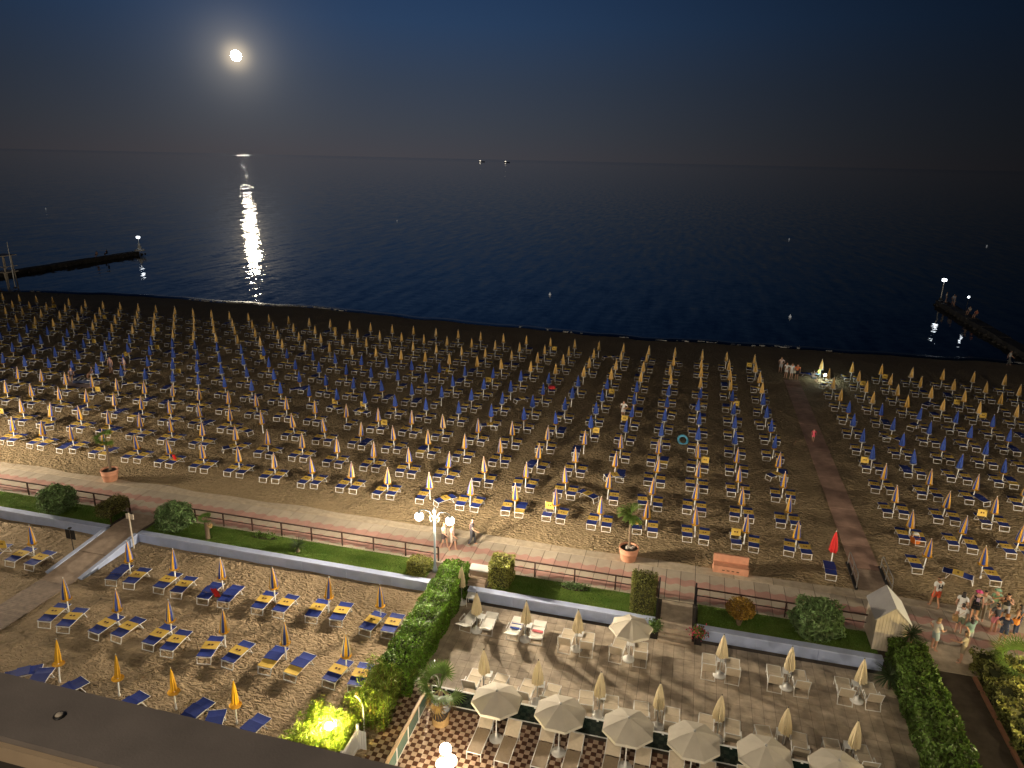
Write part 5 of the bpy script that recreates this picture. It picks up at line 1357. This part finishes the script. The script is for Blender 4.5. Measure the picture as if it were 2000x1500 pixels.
person('person in white sitting lower left of the bright torch', (12.5, 75.3, .03), R(-60), 'sit', ('tee', (.66, .66, .66)), ('shorts', (.25, .35, .45)), ('longhair', 'brown'), 0, 1.0, 'people with a torch')
M_TORCH = glow_mat('torch_light', (.9, 1, .95), 12.0)
to_ = thing('torch', 'bright white torch shining among the right rear umbrellas', 'torch', (13.75, 76.2, .03))
MB().lathe([(.04, 0), (.04, .5), (.07, .55)], 8).build('handle', M_BLACKM, to_); MB().ball((0, 0, .66), .13, 0, 10, 6).build('lens', M_TORCH, to_, smooth=True); lamp(to_, (0, 0, .66), 110, (.82, 1, .88))
person('pale figure walking by the water at the far right edge', (35.6, 91.0, -.3), R(-100), 'walk', ('tee', (.5, .5, .5)), ('trousers', (.12, .12, .12)), ('hair', 'dark'), 0, 1.05)
gpr = 'people at the tip of the right pier'
for x, y, c, lab in ((39.6, 129.2, (.6, .58, .52), 'person in cream top nearest the lamp of the right pier'), (40.1, 127.3, (.62, .66, .75), 'person in white shirt second from the right pier lamp'), (39.9, 126.0, (.25, .28, .36), 'person in grey-blue top third from the right pier lamp'), (39.9, 119.0, (.5, .48, .42), 'person in beige sitting halfway along the right pier'), (40.0, 116.5, (.5, .16, .10), 'person in rust red sitting on the right pier, nearest the beach')):
    person(lab, (x, y, SEAZ + .75), random.uniform(0, 6), 'stand' if y > 120 else 'sit', ('tee', c), ('shorts', (.2, .2, .25)), ('hair', 'dark'), 0, 1.0, gpr)
pl_ = thing('pier_light', 'small white light held above the people on the right pier', 'lamp', (39.9, 120.5, SEAZ + .75))
MB().lathe([(.04, 0), (.03, 2.3)], 6).build('pole', M_STONE, pl_); MB().ball((0, 0, 2.4), .16, 0, 10, 6).build('bulb', M_LAMPW, pl_)
gpl = 'people on the left pier'
person('person sitting on the left pier, the left one', (-117.3, 120.0, SEAZ + .75), 1.2, 'sit', ('tee', (.45, .30, .26)), ('shorts', (.1, .1, .1)), ('hair', 'dark'), 0, 1.0, gpl)
person('person in black sitting on the left pier, the right one', (-117.2, 122.5, SEAZ + .75), 1.8, 'sit', ('tee', BLK), ('trousers', BLK), ('hair', 'dark'), 0, 1.0, gpl)
gb4 = 'people sitting among the blue umbrellas'
person('person in cream hat and top standing among the blue umbrellas on the left', (-53.6, 56.2, .03), R(140), 'hips', ('tee', (.66, .52, .48)), ('shorts', (.25, .22, .25)), ('hair', 'blond'), 0, .98, gb4)
person('bare-armed person standing left of the cream-hatted one among the blue umbrellas', (-55.0, 55.9, .03), R(190), 'stand', ('top', (.35, .22, .24)), ('shorts', (.2, .16, .2)), ('hair', 'brown'), 0, .98, gb4)
person('person in dark striped top sitting on the pale beach blanket', (-54.6, 53.2, .25), R(150), 'sit', ('tee', (.10, .09, .16)), ('shorts', (.4, .4, .42)), ('longhair', 'dark'), 0, .98, gb4)
person('fair-haired person sitting at the left end of the pale beach blanket', (-56.4, 52.6, .10), R(210), 'sit', ('tee', (.12, .10, .14)), ('shorts', (.15, .13, .15)), ('hair', 'blond'), 0, .98, gb4)
b = MB(); vs_ = []
for i in range(9):
    for j in range(7): u, v = i / 8 - .5, j / 6 - .5; vs_.append((u * 3.0, v * 1.8, .05 + .02 * math.sin(u * 21 + v * 9)))
b.add(vs_, [(i * 7 + j, (i + 1) * 7 + j, (i + 1) * 7 + j + 1, i * 7 + j + 1) for i in range(8) for j in range(6)]); o = b.build('beach_blanket', mat('pale_pink_cloth', (.50, .38, .36), .9), None, (-54.7, 52.2, .0)); tag(o, 'large pale pink blanket spread on the sand among blue umbrellas', 'blanket')
b = MB().box(-.9, .9, -.35, .35, .0, .30)
for k in range(5): b.box(-.9 + k * .4, -.75 + k * .4, -.36, .36, .301, .31, 1)
o = b.build('folded_mattress', [cloth(NVY), M_WHITEC], None, (-54.9, 52.5, .09)); o.rotation_euler = (0, 0, .4); tag(o, 'dark mattress with white stripes lying on the pale blanket', 'mattress')
person('person in white dress standing by a blue umbrella right of the centre', (-4.9, 58.3, .03), R(160), 'hips', ('tee', (.72, .70, .68)), ('skirt', (.70, .66, .64)), ('longhair', 'brown'), 0, .98)
# small beach things
def ringfloat(label, loc, r, m, rot=0.0):
    b = MB(); n = 16; k = 8; vs_ = []
    for i in range(n):
        a = 2 * math.pi * i / n
        for j in range(k): c = 2 * math.pi * j / k; q = r + .10 * math.cos(c); vs_.append((q * math.cos(a), q * math.sin(a), .10 + .10 * math.sin(c)))
    b.add(vs_, [(i * k + j, i * k + (j + 1) % k, ((i + 1) % n) * k + (j + 1) % k, ((i + 1) % n) * k + j) for i in range(n) for j in range(k)])
    o = b.build('swim_ring', m, None, loc, True); o.rotation_euler = (rot, 0, .3); tag(o, label, 'swim ring')
ringfloat('light blue inflatable ring leaning by a blue umbrella', (.2, 54.3, .22), .36, mat('ring_blue', (.10, .36, .55), .35), .9)
bg_ = thing('beach_bag', 'orange beach bag with a white towel under a front-row umbrella right of the boardwalk', 'bag', (13.95, 42.35, .03), .2)
MB().lathe([(.24, 0), (.28, .10), (.29, .28), (.25, .36), (.22, .34)], 14).build('bag', mat('bag_orange', (.72, .19, .02), .6, .1, 8), bg_); MB().tube([(-.2, 0, .34), (-.14, 0, .55), (.14, 0, .55), (.2, 0, .34)], .018, 6).build('handle', M_WHITEP, bg_); MB().ball((.10, .22, .42), .16, 0, 8, 5, .8).build('towel', M_WHITEC, bg_)
tag(MB().lathe([(.30, 0), (.34, .10), (.30, .22), (.1, .26)], 12).build('yellow_float', mat('float_yellow', (.6, .46, .05), .4), None, (-23.8, 67.2, .03)), 'yellow inflatable float lying in the rear rows left of centre', 'float')
tag(MB().lathe([(.34, 0), (.36, .12), (.26, .24), (.05, .26)], 12).build('red_float', mat('float_red', (.65, .05, .06), .4), None, (-12.2, 63.6, .45)), 'red inflatable lying on a lounger in the rear rows', 'float')
